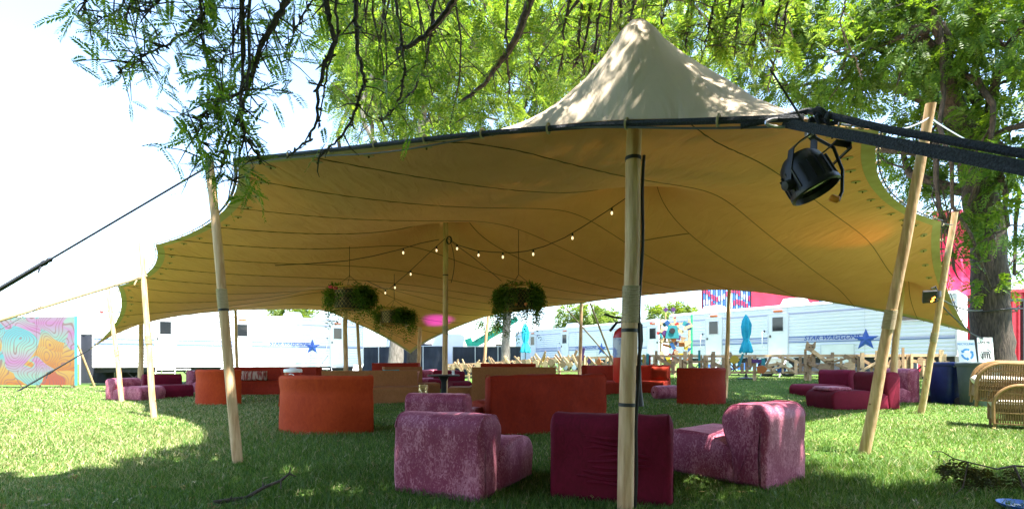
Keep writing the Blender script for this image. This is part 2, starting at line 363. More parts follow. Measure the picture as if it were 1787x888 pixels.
for k, i in enumerate(range(8, NU - 4, 11)):
    mb = MB(); mb.tube([off(i, j, 0.007) + Vector((0, 0, 0.004 * math.sin(j * 2.6) if j < 22 else 0)) for j in range(0, NV + 1)], 0.005 if i < 60 else 0.008, 5); mb.build('seam', seam_m, tent, True, True)
mb = MB(); mb.tube([off(i, 60, 0.007) for i in range(30, 42)], 0.008, 5); mb.build('seam', seam_m, tent, True, True)
edges = {'SW': [(i, 0, i, 1) for i in range(NU + 1)], 'SE': [(0, j, 1, j) for j in range(NV + 1)],
         'WN': [(NU, j, NU - 1, j) for j in range(NV + 1)], 'EN': [(i, NV, i, NV - 1) for i in range(NU + 1)]}
for nm, E_ in edges.items():
    vs = []; rp = []
    for (i, j, a, b) in E_:
        p = Vector(TX[i, j]); inn = Vector(TX[a, b]) - p; inn = inn.normalized() if inn.length > 1e-6 else Vector((0, 0, 0)); n = Vector(TN[i, j])
        vs += [p - n * 0.006 - inn * 0.012, p - n * 0.008 + inn * 0.11]
        rp.append(p - inn * 0.035 + n * 0.004)
    m = len(E_)
    MB().add(vs, [(2 * k, 2 * k + 1, 2 * k + 3, 2 * k + 2) for k in range(m - 1)]).build('hem', hem_m, tent, True, True)
    rad = [0.019] * m if nm == 'SW' else [0.008] * m
    if nm == 'SW': rad = [0.020 if k < 40 else max(0.007, 0.020 - 0.0005 * (k - 40)) for k in range(m)]
    mb = MB(); mb.tube(rp, rad, 6); mb.build('edge_rope', black_rope, tent, True, True)
    # lacing loops between hem and rope
    step = 4
    for k in range(3, m - 2, step):
        c = rp[k]; t = (rp[k + 1] - rp[k - 1]).normalized(); Mx = frame_from(t)
        rr_ = rad[k] + 0.012
        mb = MB(); mb.tube([c + Mx @ Vector((math.cos(q) * rr_, math.sin(q) * rr_, 0.006 * math.sin(q * 0.5))) for q in np.linspace(0, 2 * math.pi, 9)], 0.007, 5)
        mb.build('lacing_loop', hem_m, tent, True, True)
    if nm in ('SW', 'SE'):
        for k in range(6, m - 4, 5):
            i, j, a, b = E_[k]; q = Vector(TX[i, j]); inn = (Vector(TX[a, b]) - q); inn.normalize(); n = Vector(TN[i, j])
            c = q + inn * 0.22 - n * 0.013; Mx = frame_from(n, inn)
            MB().lathe([(0.0, -0.002), (0.05, -0.002), (0.052, 0.002), (0.0, 0.003)], 12, Mx, c).build('reinforcing_patch', hem_m, tent, False, True)
            MB().lathe([(0.0, -0.02), (0.008, -0.02), (0.010, 0.0), (0, 0.001)], 6, Mx, c).build('toggle', seam_m, tent, False, True)

# ================================================================== POLES
def tent_pole(label, base, top, r0, r1=None, wrap=None, bands=(), group=None, darkw=None):
    base = Vector(base); top = Vector(top); r1 = r1 or r0 * 0.8
    t = thing('tent_pole', label, 'pole', base, group=group); ax = top - base; Ln = ax.length; Mx = frame_from(ax)
    pts = []; rad = []; sd_ = rng.random() * 50
    for k in range(25):
        q = k / 24; p = ax * q + Mx @ Vector((noise.noise((sd_, q * 3, 0)) * r0 * 0.35, noise.noise((sd_ + 9, q * 3, 0)) * r0 * 0.35, 0))
        pts.append(p); rad.append((r0 + (r1 - r0) * q) * (1 + 0.05 * noise.noise((sd_, q * 14, 4))))
    pts[0] = pts[0] - ax.normalized() * 0.05
    MB().tube(pts, rad, 14).build('shaft', darkw or wood, t, True)
    for _ in range(max(3, int(Ln * 1.6))):            # knots left by trimmed side shoots
        q = rng.random() * 0.9 + 0.05; a = rng.uniform(0, 6.28); rr = r0 + (r1 - r0) * q
        d = Mx @ Vector((math.cos(a), math.sin(a), 0)); c = ax * q + d * rr * 0.9
        MB().lathe([(rr * 0.22, -0.004), (rr * 0.2, rr * 0.13), (rr * 0.1, rr * 0.16), (0.001, rr * 0.1)], 7, frame_from(d), c).build('knot', mat('knot_wood', (0.24, 0.14, 0.06), (0.33, 0.2, 0.1), scale=30), t, True)
    if wrap:
        a, b = wrap; prof = []; k = 0; z = a; d = 0.012 if r0 > 0.04 else 0.016
        rr = r0 + (r1 - r0) * (a + b) / 2 / Ln
        prof.append((rr * 0.9, a))
        while z < b: prof += [(rr * 1.03, z), (rr * 1.03 + 0.006, z + d * 0.3), (rr * 1.03 + 0.006, z + d * 0.7)]; z += d
        prof.append((rr * 0.9, b)); MB().lathe(prof, 14, Mx, pts[int(24 * (a + b) / 2 / Ln)] - ax * (int(24 * (a + b) / 2 / Ln) / 24)).build('rope_wrap', rope_m, t, True)
    for z in bands:
        k = min(24, max(0, round(24 * z / Ln))); rr = rad[k] + 0.003
        MB().lathe([(rr * 0.9, z - 0.012), (rr, z - 0.012), (rr, z + 0.012), (rr * 0.9, z + 0.012)], 14, Mx, pts[k] - ax * (k / 24)).build('tie_band', blackp, t, True)
    return t
def onG(x, y): return Vector((x, y, gz(x, y)))
P0b = at(1090, 890, 3.27); P0b.z = 0
p0 = tent_pole('thick pale pole with jute wrap and black cable under the tallest peak', P0b, P0top - Vector((0, 0, 0.02)), 0.056, 0.050, (1.27, 1.52), (0.72, 1.22, 2.38))
p0dir = (P0top - P0b).normalized(); side = Vector((1, -0.15, 0)).normalized()
MB().tube([p0dir * q * 3.2 + side * (0.066 + 0.006 * math.sin(q * 25)) for q in np.linspace(0, 0.75, 26)], 0.011, 7).build('cable', blackp, p0, True)
tent_pole('leaning wrapped pole at the tent edge, its top among hanging mesquite leaves', G(416, 806), at(364, 282, 4.9), 0.048, 0.040, (1.55, 1.75), (1.54,))
tent_pole('slim edge pole between the orange drum sofa and the maroon left lounge chairs', G(269, 728), at(246, 414, 9.0), 0.053, 0.042, (1.35, 1.5))
tent_pole('slim edge pole standing beside the small lilac lounge chair by the left trailer', G(213, 700), at(187, 492, 12.6), 0.058, 0.045, (1.2, 1.35))
tent_pole('knotty leaning edge pole with white wrap on sunlit grass near the wicker chairs', G(1508, 791), at(1624, 181, 4.75), 0.056, 0.044, (1.38, 1.58))
tent_pole('leaning edge pole on the shaded grass beside the blue bin', G(1607, 721), at(1667, 370, 8.7), 0.058, 0.046, (1.45, 1.62))
tent_pole('pole under the peak behind the fire extinguisher', Vector((2.06, 8.2, 0)), Dpk - Vector((0, 0, 0.02)), 0.05, 0.042)
pB = tent_pole('middle pole rising through the black round cocktail table', Vector((-1.46, 10.5, 0)), Bpk - Vector((0, 0, 0.02)), 0.062, 0.054, (1.62, 1.8), (2.9,))
Bp = at(779, 418, 10.42)
mb = MB()
for k in range(3): mb.tube([Bp - pB.location + Vector((0.05 + 0.05 * math.cos(q) + 0.01 * k, -0.02 * k, 0.08 * math.sin(q) - 0.02)) for q in np.linspace(0, 2 * math.pi, 14)], 0.009, 5)
mb.tube([Bp - pB.location + Vector((0.1 + 0.07 * math.sin(q * 3.1), 0, -0.08 - 0.85 * q)) for q in np.linspace(0, 1, 12)], 0.007, 5); mb.build('cable_coil', blackp, pB, True)
tent_pole('pole behind the larger hanging planter', Vector((-5.62, 16.3, 0)), Cpk - Vector((0, 0, 0.02)), 0.078, 0.066)
tent_pole('pole propping the low back corner beside the magenta glow', Vector((-3.70, 19.0, 0)), at(733, 570, 19.0), 0.085, 0.075)
tent_pole('dim pole standing behind the knotty leaning edge pole', Vector((8.30, 10.6, 0)), at(1573, 489, 10.6), 0.07, 0.06)
tent_pole('back edge pole in front of the left trailer steps', Vector((-13.5, 17.6, 0)), at(246, 553, 17.6), 0.09, 0.07)
tent_pole('back edge pole half hidden by a front pole before the left trailer', Vector((-10.55, 18.6, 0)), at(411, 541, 18.6), 0.06, 0.05)
tent_pole('tilted back edge pole close to the planter pole by the left trailer end', Vector((-6.1, 19.6, 0)), at(622, 548, 19.6), 0.07, 0.06)
tent_pole('back edge pole rising behind the dark rust drum sofa', onG(6.0, 13.6), at(1273, 503, 13.6), 0.062, 0.05)
tent_pole('back edge pole crossing the star trailer beside two slanting straps', onG(2.40, 17.2), at(1015, 528, 17.2), 0.07, 0.055)
tent_pole('back edge pole against the green lift boom', Vector((-1.2, 19.2, 0)), at(852, 549, 19.2), 0.07, 0.055)

# ================================================================== GUY ROPES, STRAPS
def rope(name, label, pts, r, m=None, cat='rope', extra=None):
    pts = [Vector(p) for p in pts]; t = thing(name, label, cat, pts[0])
    MB().tube([p - pts[0] for p in pts], r, 6).build('line', m or black_rope, t, True)
    if extra:
        for (c, rr) in extra:
            d = (pts[-1] - pts[0]).normalized(); c = Vector(c) - pts[0]
            mb = MB(); mb.tube([c - d * rr * 2.4, c - d * rr * 1.5, c - d * rr * 0.5, c + d * rr * 0.6, c + d * rr * 1.6, c + d * rr * 2.4], [rr * 0.5, rr * 0.95, rr * 0.7, rr * 1.05, rr * 0.8, rr * 0.4], 7)
            mb.tube([c + d * rr * 1.5, c + d * rr * 2.6 + Vector((0.02, -0.02, -rr * 1.6)), c + d * rr * 3 + Vector((0.03, -0.03, -rr * 2.6))], rr * 0.3, 5); mb.build('knot', m or black_rope, t, True)
    return t
def lerp(a, b, t): return Vector(a) * (1 - t) + Vector(b) * t
def sag(a, b, d, n=10): return [lerp(a, b, k / n) - Vector((0, 0, d * 4 * (k / n) * (1 - k / n))) for k in range(n + 1)]
p1top = at(364, 290, 4.9); anc = Vector((-7.3, 4.25, 0))
rope('guy_rope', 'black guy rope knotted midway, tied to the leafy front pole top', [p1top, lerp(p1top, anc, 0.34)], 0.010, extra=[(lerp(p1top, anc, 0.34), 0.026)])
rope('guy_strap', 'doubled dark strap running from the knot down to the lawn', [lerp(p1top, anc, 0.34), anc], 0.022)
p2k = at(247, 484, 8.95); anc2 = Vector((-11.4, 6.0, 0))
rope('guy_strap', 'tan ratchet strap stretched from a slim edge pole across the mural', [p2k, anc2], [0.022, 0.03], strap_m, 'strap', extra=[(p2k, 0.04)])
anc3 = G(30, 683); rope('guy_rope', 'dark guy line from the low left tent corner to a stake below the mural', [W, lerp(W, anc3, 0.6), anc3], [0.02, 0.03, 0.035], extra=[(lerp(W, anc3, 0.55), 0.05)])
rope('guy_rope', 'thin pale line linking the slim edge pole top outwards', sag(at(247, 425, 9.0), at(150, 490, 8.2), 0.02) + [Vector((-9.8, 6.8, 0))], 0.006, steel)
# right: heavy strap and rope from the near corner
far_anchor = Vector((2.43, -0.90, 0.0))
st0 = S + Vector((0.02, -0.02, -0.02))
def flat_strap(a, b, w, th):
    a = Vector(a); b = Vector(b); d = (b - a).normalized(); Mx = frame_from(d, Vector((0, 0, 1)))
    mb = MB(); mb.box((0, 0, 0), (w, th, (b - a).length), Mx); mb.v = [tuple(Vector(p) + (a + b) / 2) for p in mb.v]; return mb
gs = thing('corner_strap', 'thick black webbing strap and knotted rope pulling the near tent corner', 'strap', far_anchor)
flat_strap(st0 + Vector((-0.10, 0.06, 0.02)), far_anchor, 0.044, 0.008).build('webbing', black_rope, gs, False, True)
mb = MB(); A0 = S + Vector((-0.25, 0.14, 0.03)); mb.tube([A0, S + Vector((0.02, -0.01, 0.035)), lerp(S, far_anchor, 0.12) + Vector((0, 0, 0.02)), lerp(S, far_anchor, 0.5) + Vector((0, 0, 0.014)), far_anchor + Vector((0.03, 0, 0.02))], 0.016, 8); mb.build('rope', black_rope, gs, True, True)
sdir = (far_anchor - S).normalized(); kc = S + sdir * 0.06 + Vector((0, 0, 0.02)); Mk = frame_from(sdir); mb = MB()
mb.tube([kc + sdir * (0.012 * k) + Mk @ Vector((0.02 * math.cos(k * 1.3), 0.02 * math.sin(k * 1.3), 0)) for k in range(13)], 0.013, 8)
mb.tube([kc + sdir * (0.05 + 0.03 * math.cos(q)) + Mk @ Vector((0.0, 0.03 * math.sin(q), 0.0)) + Vector((0, 0, 0.02)) for q in np.linspace(0, 6.28, 12)], 0.012, 7); mb.build('knot', black_rope, gs, True, True)
mb = MB(); mb.tube([S + Vector((-0.10 + 0.075 * math.cos(q), 0.03, -0.005 + 0.022 * math.sin(q))) for q in np.linspace(0, 6.28, 16)], 0.008, 7); mb.build('carabiner', steel, gs, True, True)
rope('power_cable', 'thin grey cable slung below the front edge rope', [Vector(TX[i, 0]) + Vector((0.0, -0.03, -0.05 - 0.02 * math.sin(i * 0.35))) for i in range(int(NU * 0.23), 0, -1)], 0.0065, mat('grey_cable', (0.08, 0.08, 0.09), rough=0.5), 'cable')
rope('cable_tie', 'long stiff black cable tie end sticking up above the spotlight', [at(1412, 232, 2.36), at(1388, 190, 2.34), at(1344, 121, 2.3)], [0.006, 0.0055, 0.0045], blackp, 'cable tie')
P4top = at(1622, 205, 4.75)
rope('chain', 'pale double line from tent edge to the knotty leaning pole', sag(P4t, P4top, 0.05), 0.007, steel)
rope('chain', 'pale line from the knotty leaning pole back into the tree', sag(P4top, at(1735, 262, 8), 0.05), 0.007, steel)
rope('guy_rope', 'short line tying the right tent edge to the shaded edge pole', sag(P5t, at(1663, 392, 8.7), 0.02), 0.008)
rope('guy_rope', 'dark line from low right tent corner to the tree trunk', sag(E, at(1722, 592, 12.6), 0.02), 0.016)
rope('guy_rope', 'dark double rope along the right tent edge below the small flood light', [at(1632, 520, 8.9), at(1655, 545, 9.8), E + Vector((0, 0, 0.03))], 0.014)
rope('power_cable', 'black cable from the small flood light looped to the tree trunk', sag(at(1636, 518, 8.9), at(1714, 541, 12.6), 0.10), 0.014, blackp, 'cable')
rope('guy_strap', 'tan strap slanting down right of the back pole by the star trailer', [at(1030, 529, 17.2), Vector((4.3, 19.5, gz(4.3, 19.5)))], 0.035, strap_m, 'strap')
rope('guy_strap', 'long tan strap slanting from the tent hem across the star trailer', [at(988, 538, 17.6), Vector((4.5, 19.0, gz(4.5, 19)))], 0.026, strap_m, 'strap')

# ================================================================== FURNITURE
def resample(poly, step):
    out = []
    for i, p in enumerate(poly):
        q = poly[(i + 1) % len(poly)]; d = math.hypot(q[0] - p[0], q[1] - p[1]); n = max(1, int(d / step))
        for k in range(n): out.append((p[0] + (q[0] - p[0]) * k / n, p[1] + (q[1] - p[1]) * k / n))
    return out
def arc(cx, cy, r, a0, a1, n=7):
    return [(cx + r * math.cos(R(a0 + (a1 - a0) * k / n)), cy + r * math.sin(R(a0 + (a1 - a0) * k / n))) for k in range(n + 1)]
def sweep(profile, stations, rnd, step=0.04, crumple=0.006, seed=0, zmin=0.0):
    """closed (depth, height) profile swept along stations (origin, depth direction, tangent); rounded ends"""
    P = resample(profile, step); n = len(P)
    nrm = []
    for i in range(n):
        a = P[i - 1]; b = P[(i + 1) % n]; tx, ty = b[0] - a[0], b[1] - a[1]; l = math.hypot(tx, ty) or 1; nrm.append((-ty / l, tx / l))
    area = sum(P[i][0] * P[(i + 1) % n][1] - P[(i + 1) % n][0] * P[i][1] for i in range(n))
    if area < 0: nrm = [(-a, -b) for a, b in nrm]       # inward normals
    st = []
    m = len(stations)
    K = 4
    o0, d0, t0 = stations[0]; o1, d1, t1 = stations[-1]
    for k in range(K):
        q = k / K; s_ = rnd * (1 - math.sqrt(1 - (1 - q) ** 2)); st.append((o0 + t0 * rnd * q * 0.999, d0, s_))
    for k, (o, d, t) in enumerate(stations):
        o = Vector(o)
        if k == 0: o = o + t * rnd
        if k == m - 1: o = o - t * rnd
        st.append((o, d, 0))
    for k in range(K - 1, -1, -1):
        q = k / K; s_ = rnd * (1 - math.sqrt(1 - (1 - q) ** 2)); st.append((o1 - t1 * rnd * q * 0.999, d1, s_))
    V = []; Fc = []
    for (o, d, s_) in st:
        for i, (a, z) in enumerate(P):
            aa = a + nrm[i][0] * s_; zz = max(zmin, z + nrm[i][1] * s_); p = o + d * aa + Vector((0, 0, zz))
            c = crumple * (1.6 * noise.noise(p * 2.6 + Vector((seed, 1, 0))) + noise.noise(p * 5 + Vector((seed, 0, 0))) + 0.6 * noise.noise(p * 13 + Vector((seed, 3, 0))) + 0.8 * abs(noise.noise(Vector((p.x * 9, p.y * 9, p.z * 3)) + Vector((seed, 5, 0)))))
            if zz > 0.02: p = p - (d * nrm[i][0] + Vector((0, 0, nrm[i][1]))) * c
            V.append(p)
    M_ = len(st)
    for a in range(M_ - 1):
        for i in range(n): Fc.append((a * n + i, a * n + (i + 1) % n, (a + 1) * n + (i + 1) % n, (a + 1) * n + i))
    Fc.append(tuple(range(n))); Fc.append(tuple(range((M_ - 1) * n, M_ * n)))
    me = bpy.data.meshes.new('sweep'); me.from_pydata([tuple(v) for v in V], [], Fc); me.update()
    bm = bmesh.new(); bm.from_mesh(me); bmesh.ops.recalc_face_normals(bm, faces=bm.faces); bm.to_mesh(me); bm.free(); return me
def straight(w, n=None):
    n = n or max(4, int(w / 0.06)); return [(Vector((-w / 2 + w * k / n, 0, 0)), Vector((0, 1, 0)), Vector((1, 0, 0))) for k in range(n + 1)]
def curved(r, a0, a1, n=28):
    st = []
    for k in range(n + 1):
        a = R(a0 + (a1 - a0) * k / n); o = Vector((r * math.cos(a), r * math.sin(a), 0)); st.append((o, -Vector((math.cos(a), math.sin(a), 0)), Vector((-math.sin(a), math.cos(a), 0)) * (1 if a1 > a0 else -1)))
    return st
def piping(profile, stations, m, parent, inset=0.028, r=0.006):
    P = resample(profile, 0.05); P = [q for q in P if q[1] > 0.02]
    for (o, d, t), s in ((stations[0], 1), (stations[-1], -1)):
        pts = [o + t * inset * s + d * a + Vector((0, 0, z)) for a, z in P]
        MB().tube(pts, r, 5).build('piping', m, parent, True)
seedc = [0]
def upholst(name, me, m, parent):
    o = link(name, me, m, parent, True); me.set_sharp_from_angle(angle=R(60)); return o
def lounge_chair(name, label, cat, loc, facing, w=0.82, dep=0.90, hb=0.62, hs=0.36, m=None, hump=0.05, crumple=0.008, group=None, tb=0.29, crease=0.0):
    """armless foam chair: local +y is where a sitter looks; origin under the middle of the rear face"""
    t = thing(name, label, cat, loc, math.atan2(facing[1], facing[0]) - math.pi / 2, group); seedc[0] += 17; s = seedc[0]
    r = tb * 0.5
    back = [(0, 0), (0.0, hb - r * 0.75)] + arc(r * 0.75, hb - r * 0.75, r * 0.75, 180, 90, 5) + arc(tb - r * 0.6, hb - r * 0.9, r * 0.9, 75, -5, 6) + [(tb + 0.03, hs + 0.02), (tb - 0.01, hs * 0.75), (tb - 0.05, 0)]
    bo = upholst('backrest', sweep(back, straight(w), 0.05, crumple=crumple, seed=s), m, t); piping(back[1:-1], straight(w), m, bo)
    y0 = tb - 0.045
    seat = [(y0, 0), (y0, hs - 0.09 - crease), (y0 + 0.06, hs - 0.07 - crease * 0.8), (y0 + 0.2, hs - 0.01 - crease * 0.1), (y0 + 0.34, hs + hump * 0.4), (dep - 0.18, hs + hump * 0.2)] + arc(dep - 0.15, hs - 0.16, 0.16, 80, 0, 6) + [(dep - 0.01, 0.06), (dep - 0.02, 0)]
    se = upholst('seat', sweep(seat, straight(w - 0.015), 0.045, crumple=crumple, seed=s + 5), m, t); piping(seat[2:-1], straight(w - 0.015), m, se)
    return t
def sofa(name, label, loc, facing, stations_b, stations_s, m, hb=0.84, hs=0.42, tb=0.2, ds=0.85, rnd=0.03, group=None, soft=0.05, crumple=0.006, pinch=0.0):
    t = thing(name, label, 'sofa', loc, math.atan2(facing[1], facing[0]) - math.pi / 2, group); seedc[0] += 17; s = seedc[0]
    q = soft
    back = [(0, 0), (pinch * 0.1, hb * 0.45), (pinch, hb * 0.72), (0, hb - q)] + arc(q, hb - q, q, 180, 90, 4) + arc(tb - q, hb - q, q, 90, 0, 4) + [(tb, 0)]
    bo = upholst('backrest', sweep(back, stations_b, rnd, crumple=crumple, seed=s), m, t); piping(back[1:-1], stations_b, m, bo, rnd * 0.5)
    k = 0.07
    seat = [(tb - 0.004, 0), (tb - 0.004, hs)] + [(tb + 0.05, hs + 0.004)] + arc(ds - k, hs - k, k, 90, 0, 4) + [(ds - 0.02, hs * 0.55), (ds - 0.03, 0)]
    upholst('seat', sweep(seat, stations_s, rnd, crumple=crumple, seed=s + 3), m, t)
    return t
def cushion(label, loc, rz, tilt, m, w=0.45, h=0.4, th=0.14, lumbar=False):
    V = []; n = 10
    for a in range(n + 1):
        for b in range(n + 1):
            u = a / n * 2 - 1; v = b / n * 2 - 1; e = max(0, (1 - u ** 4) * (1 - v ** 4)) ** 0.6
            x = u * w / 2 * (1 - 0.06 * (1 - v * v)); z = v * h / 2 * (1 - 0.06 * (1 - u * u)); V.append((x, z, e))
    P = [(x, -e * th / 2, z) for x, z, e in V] + [(x, e * th / 2, z) for x, z, e in V]; k = n + 1; Fc = []
    for a in range(n):
        for b in range(n):
            i = a * k + b; Fc.append((i, i + k, i + k + 1, i + 1)); j = i + k * k; Fc.append((j, j + 1, j + k + 1, j + k))
    me = bpy.data.meshes.new('cushion'); me.from_pydata(P, [], Fc); me.update()
    bm = bmesh.new(); bm.from_mesh(me); bmesh.ops.remove_doubles(bm, verts=bm.verts, dist=0.0005); bm.to_mesh(me); bm.free()
    o = link('cushion', me, m, None, True); o.location = loc; o.rotation_euler = (tilt, 0, rz); tag(o, label, 'cushion'); return o

def mid(a, b): return (a + b) / 2
def place(a, b):                                   # rear face end points -> (middle, facing away, width)
    a = Vector(a); b = Vector(b); d = b - a; return mid(a, b), Vector((-d.y, d.x, 0)).normalized(), d.length
c, f, w = place(G(677, 860), G(848, 874))
lounge_chair('lounge_chair', 'crushed lilac velvet lounge chair with backrest towards the orange drum sofa side', 'chair', c, (0.42, 0.9), 0.80, 0.98, 0.61, 0.36, lilac, 0.06, 0.010, crease=0.10)
c, f, w = place(G(962, 868), G(1172, 884))
ch = lounge_chair('lounge_chair', 'dark maroon velvet lounge chair with gathered back, right behind the thick pale pole', 'chair', c, f, 0.88, 0.95, 0.62, 0.37, maroon, 0.03, 0.012)
mb = MB()                                          # gathered folds across the back
for k in range(9):
    z = 0.13 + k * 0.042; x0 = rng.uniform(-0.28, -0.12); x1 = rng.uniform(0.1, 0.3)
    mb.tube([(x0 + (x1 - x0) * q, 0.006 - 0.010 * math.sin(math.pi * q), z + 0.012 * math.sin(q * 5 + k)) for q in np.linspace(0, 1, 8)], [0.002] + [0.015] * 6 + [0.002], 6)
mb.build('gathered_fold', maroon, ch, True)
lounge_chair('lounge_chair', 'crushed lilac velvet lounge chair with its back to the sunlit grass', 'chair', mid(G(1335, 858), G(1408, 832)), (-0.60, 0.80), 0.74, 0.98, 0.66, 0.39, lilac, 0.0, 0.008, crease=0.02, tb=0.32)
lounge_chair('lounge_chair', 'crushed lilac velvet lounge chair with creased top, behind another lilac chair', 'chair', Vector((-1.0, 6.2, 0)), (0.22, 0.97), 0.84, 1.0, 0.60, 0.36, lilac, 0.03, 0.010)
# orange sofas with round backs
sb = curved(1.0, -140, -46); ss = curved(0.995, -136, -50)
sofa('round_back_sofa', 'bright orange velvet sofa with round back, nearest the lilac chairs', Vector((-2.62, 7.68, 0)), (0.06, 1), sb, ss, rust, 0.82, 0.45, 0.2, 0.80, pinch=0.025, crumple=0.008)
sofa('round_back_sofa', 'small orange velvet sofa with round back between two edge poles', Vector((-7.12, 12.0, 0)), (-0.1, 1), curved(0.62, -155, -30), curved(0.62, -150, -35), rust, 0.84, 0.45, 0.18, 0.6, pinch=0.02)
sofa('round_back_sofa', 'dark rust velvet sofa with round back near the wooden fence', Vector((4.5, 12.3, 0)), (-0.28, 0.96), curved(0.86, -146, -40), curved(0.86, -146, -44), rust_d, 0.88, 0.46, 0.2, 0.7, pinch=0.02)
c, f, w = place(G(851, 762), G(1062, 750))
sofa('sofa', 'long dark rust velvet sofa seen from behind, middle of the lounge', c, f, straight(1.86, 24), straight(1.82, 24), rust_d, 0.83, 0.44, 0.22, 0.95, 0.05, soft=0.06, crumple=0.016)
# tan suite
sofa('sofa', 'long tan suede sofa facing out behind the orange round back sofa', Vector((-3.75, 12.9, 0)), (0.22, -0.97), straight(2.4), straight(2.9), tan, 0.80, 0.40, 0.35, 1.15, 0.012, soft=0.02, crumple=0.002)
t2 = sofa('sofa', 'small tan suede sofa holding a teal cushion', Vector((-3.45, 15.0, 0)), (0.45, -0.9), straight(1.15), straight(1.9), tan, 0.88, 0.40, 0.4, 1.0, 0.012, soft=0.03, crumple=0.002)
cushion('round teal cushion on the small tan sofa', Vector((-3.62, 14.42, 0.60)), 0.4, 0.2, teal_c, 0.5, 0.42)
cushion('rust patterned cushion at the arm of the small tan sofa', Vector((-2.95, 14.15, 0.58)), 0.7, 0.3, mat('rust_print', (0.30, 0.05, 0.04), (0.5, 0.25, 0.15), scale=40, rough=0.8, contrast=(0.48, 0.52)), 0.5, 0.38)
sofa('sofa', 'low tan suede sofa just behind the long dark rust sofa', Vector((0.05, 11.5, 0)), (0.02, 1) if False else (-0.05, 1), straight(2.0), straight(2.3), tan, 0.90, 0.40, 0.3, 1.0, 0.012, soft=0.03, crumple=0.002)
sofa('ottoman_bench', 'flat tan suede bench with grey throw beside the long dark rust sofa', Vector((-0.85, 12.15, 0)), (-1, -0.1), straight(0.9), straight(0.9), tan, 0.42, 0.40, 0.2, 0.75, 0.012, soft=0.02, crumple=0.002)
cushion('pale grey cushion lying on the tan bench', Vector((-0.72, 11.95, 0.52)), 0.2, 1.2, mat('grey_cloth', (0.35, 0.33, 0.31), (0.45, 0.43, 0.4), scale=12, rough=0.9), 0.5, 0.35)
# far suites
sofa('curved_sofa', 'long curved rust sofa with cushions in front of the left trailer', Vector((-7.55, 13.6, 0)), (0.12, -0.99), curved(2.6, -128, -58), curved(2.6, -128, -58), rust_d, 0.86, 0.44, 0.22, 0.85, 0.03, pinch=0.0)
cushion('striped cushion on the long curved rust sofa', Vector((-8.05, 15.1, 0.60)), 0.05, 0.25, mat('striped_cloth', (0.20, 0.03, 0.02), (0.34, 0.22, 0.17), scale=5, stretch=(6, 1, 1), contrast=(0.49, 0.51), detail=0, rough=0.85), 0.85, 0.32)
cushion('plain rust cushion on the long curved rust sofa', Vector((-7.0, 15.2, 0.64)), 0.1, 0.3, rust_d, 0.5, 0.45)
sofa('sofa', 'rust sofa with seat outwards at the foot of the low back corner', Vector((-4.55, 19.2, 0)), (-0.25, -0.97), straight(2.0), straight(2.0), rust_d, 1.0, 0.46, 0.24, 0.85, 0.03)
sofa('sofa', 'rust sofa with tall straight back beyond the low tan sofa', Vector((-0.15, 17.4, 0)), (0.1, 1), straight(2.0), straight(2.0), rust_d, 0.98, 0.45, 0.24, 0.85, 0.03)
for (x, y, fc, mm, lab, ww) in ((-2.55, 19.2, (-0.2, -1), maroon, 'maroon armless chair behind the cocktail table beside a paler one', 1.0), (-3.6, 20.4, (0.2, -1), lilac, 'lilac armless chair behind the cocktail table', 0.9),
                            (-2.05, 16.6, (0.5, -0.9), maroon, 'low maroon ottoman chair close behind the cocktail table', 0.7)):
    lounge_chair('lounge_chair', lab, 'chair', Vector((x, y, 0)), fc, ww, 0.95, 0.72, 0.38, mm)
sofa('curved_sofa', 'long curved dark rust sofa behind the fire extinguisher', Vector((3.70, 13.3, 0)), (0.02, -1), curved(2.5, -124, -54), curved(2.5, -124, -54), rust_d, 0.93, 0.44, 0.22, 0.85, 0.03)
cushion('dark rust cushion on the curved sofa near the round back sofa', Vector((4.55, 14.9, 0.68)), -0.15, 0.3, rust_d, 0.55, 0.45)
# lilac roll ottoman
t = thing('ottoman', 'lilac velvet roll ottoman beside the dark rust round back sofa', 'ottoman', Vector((4.35, 13.6, 0)), 0.3)
MB().lathe([(0.02, -0.42), (0.14, -0.42), (0.18, -0.38), (0.19, -0.2), (0.185, 0), (0.19, 0.2), (0.18, 0.38), (0.14, 0.42), (0.02, 0.42)], 18, rotM(0, R(90), 0), (0, 0, 0.185)).build('roll', lilac, t, True)
MB().lathe([(0.02, -0.425), (0.03, -0.43), (0.03, 0.43), (0.02, 0.425)], 8, rotM(0, R(90), 0), (0, 0, 0.185)).build('button', maroon, t, True)
# maroon pair on the right, maroon/lilac on the left
lounge_chair('lounge_chair', 'maroon velvet lounge chair of the pair on the right, pushed towards the fence', 'chair', Vector((9.75, 14.35, 0)), (-0.93, -0.36), 0.95, 1.55, 0.80, 0.38, maroon, 0.0)
lounge_chair('lounge_chair', 'maroon velvet lounge chair with pale lilac seat pad, right of its twin', 'chair', Vector((8.25, 10.75, 0)), (-0.92, -0.02), 0.95, 1.45, 0.80, 0.40, maroon, 0.0)
me = sweep([(0, 0), (0, 0.05), (0.05, 0.075), (0.45, 0.075), (0.5, 0.04), (0.5, 0)], straight(0.6), 0.03, crumple=0.004)
o = link('seat_pad', me, lilac, None, True); o.location = (7.35, 10.75, 0.40); o.rotation_euler = (0, 0, R(90)); tag(o, 'pale lilac pad lying on the maroon lounge chair seat', 'cushion')
lounge_chair('lounge_chair', 'tall lilac crushed velvet chair behind the right maroon pair', 'chair', Vector((10.1, 12.35, 0)), (-0.9, -0.1), 0.7, 1.0, 0.86, 0.38, lilac, 0.0)
lounge_chair('lounge_chair', 'lilac crushed velvet chair facing the trailer steps by the slim edge pole', 'chair', Vector((-10.85, 13.35, 0)), (0.93, -0.15), 0.8, 1.1, 0.58, 0.36, lilac, 0.03)
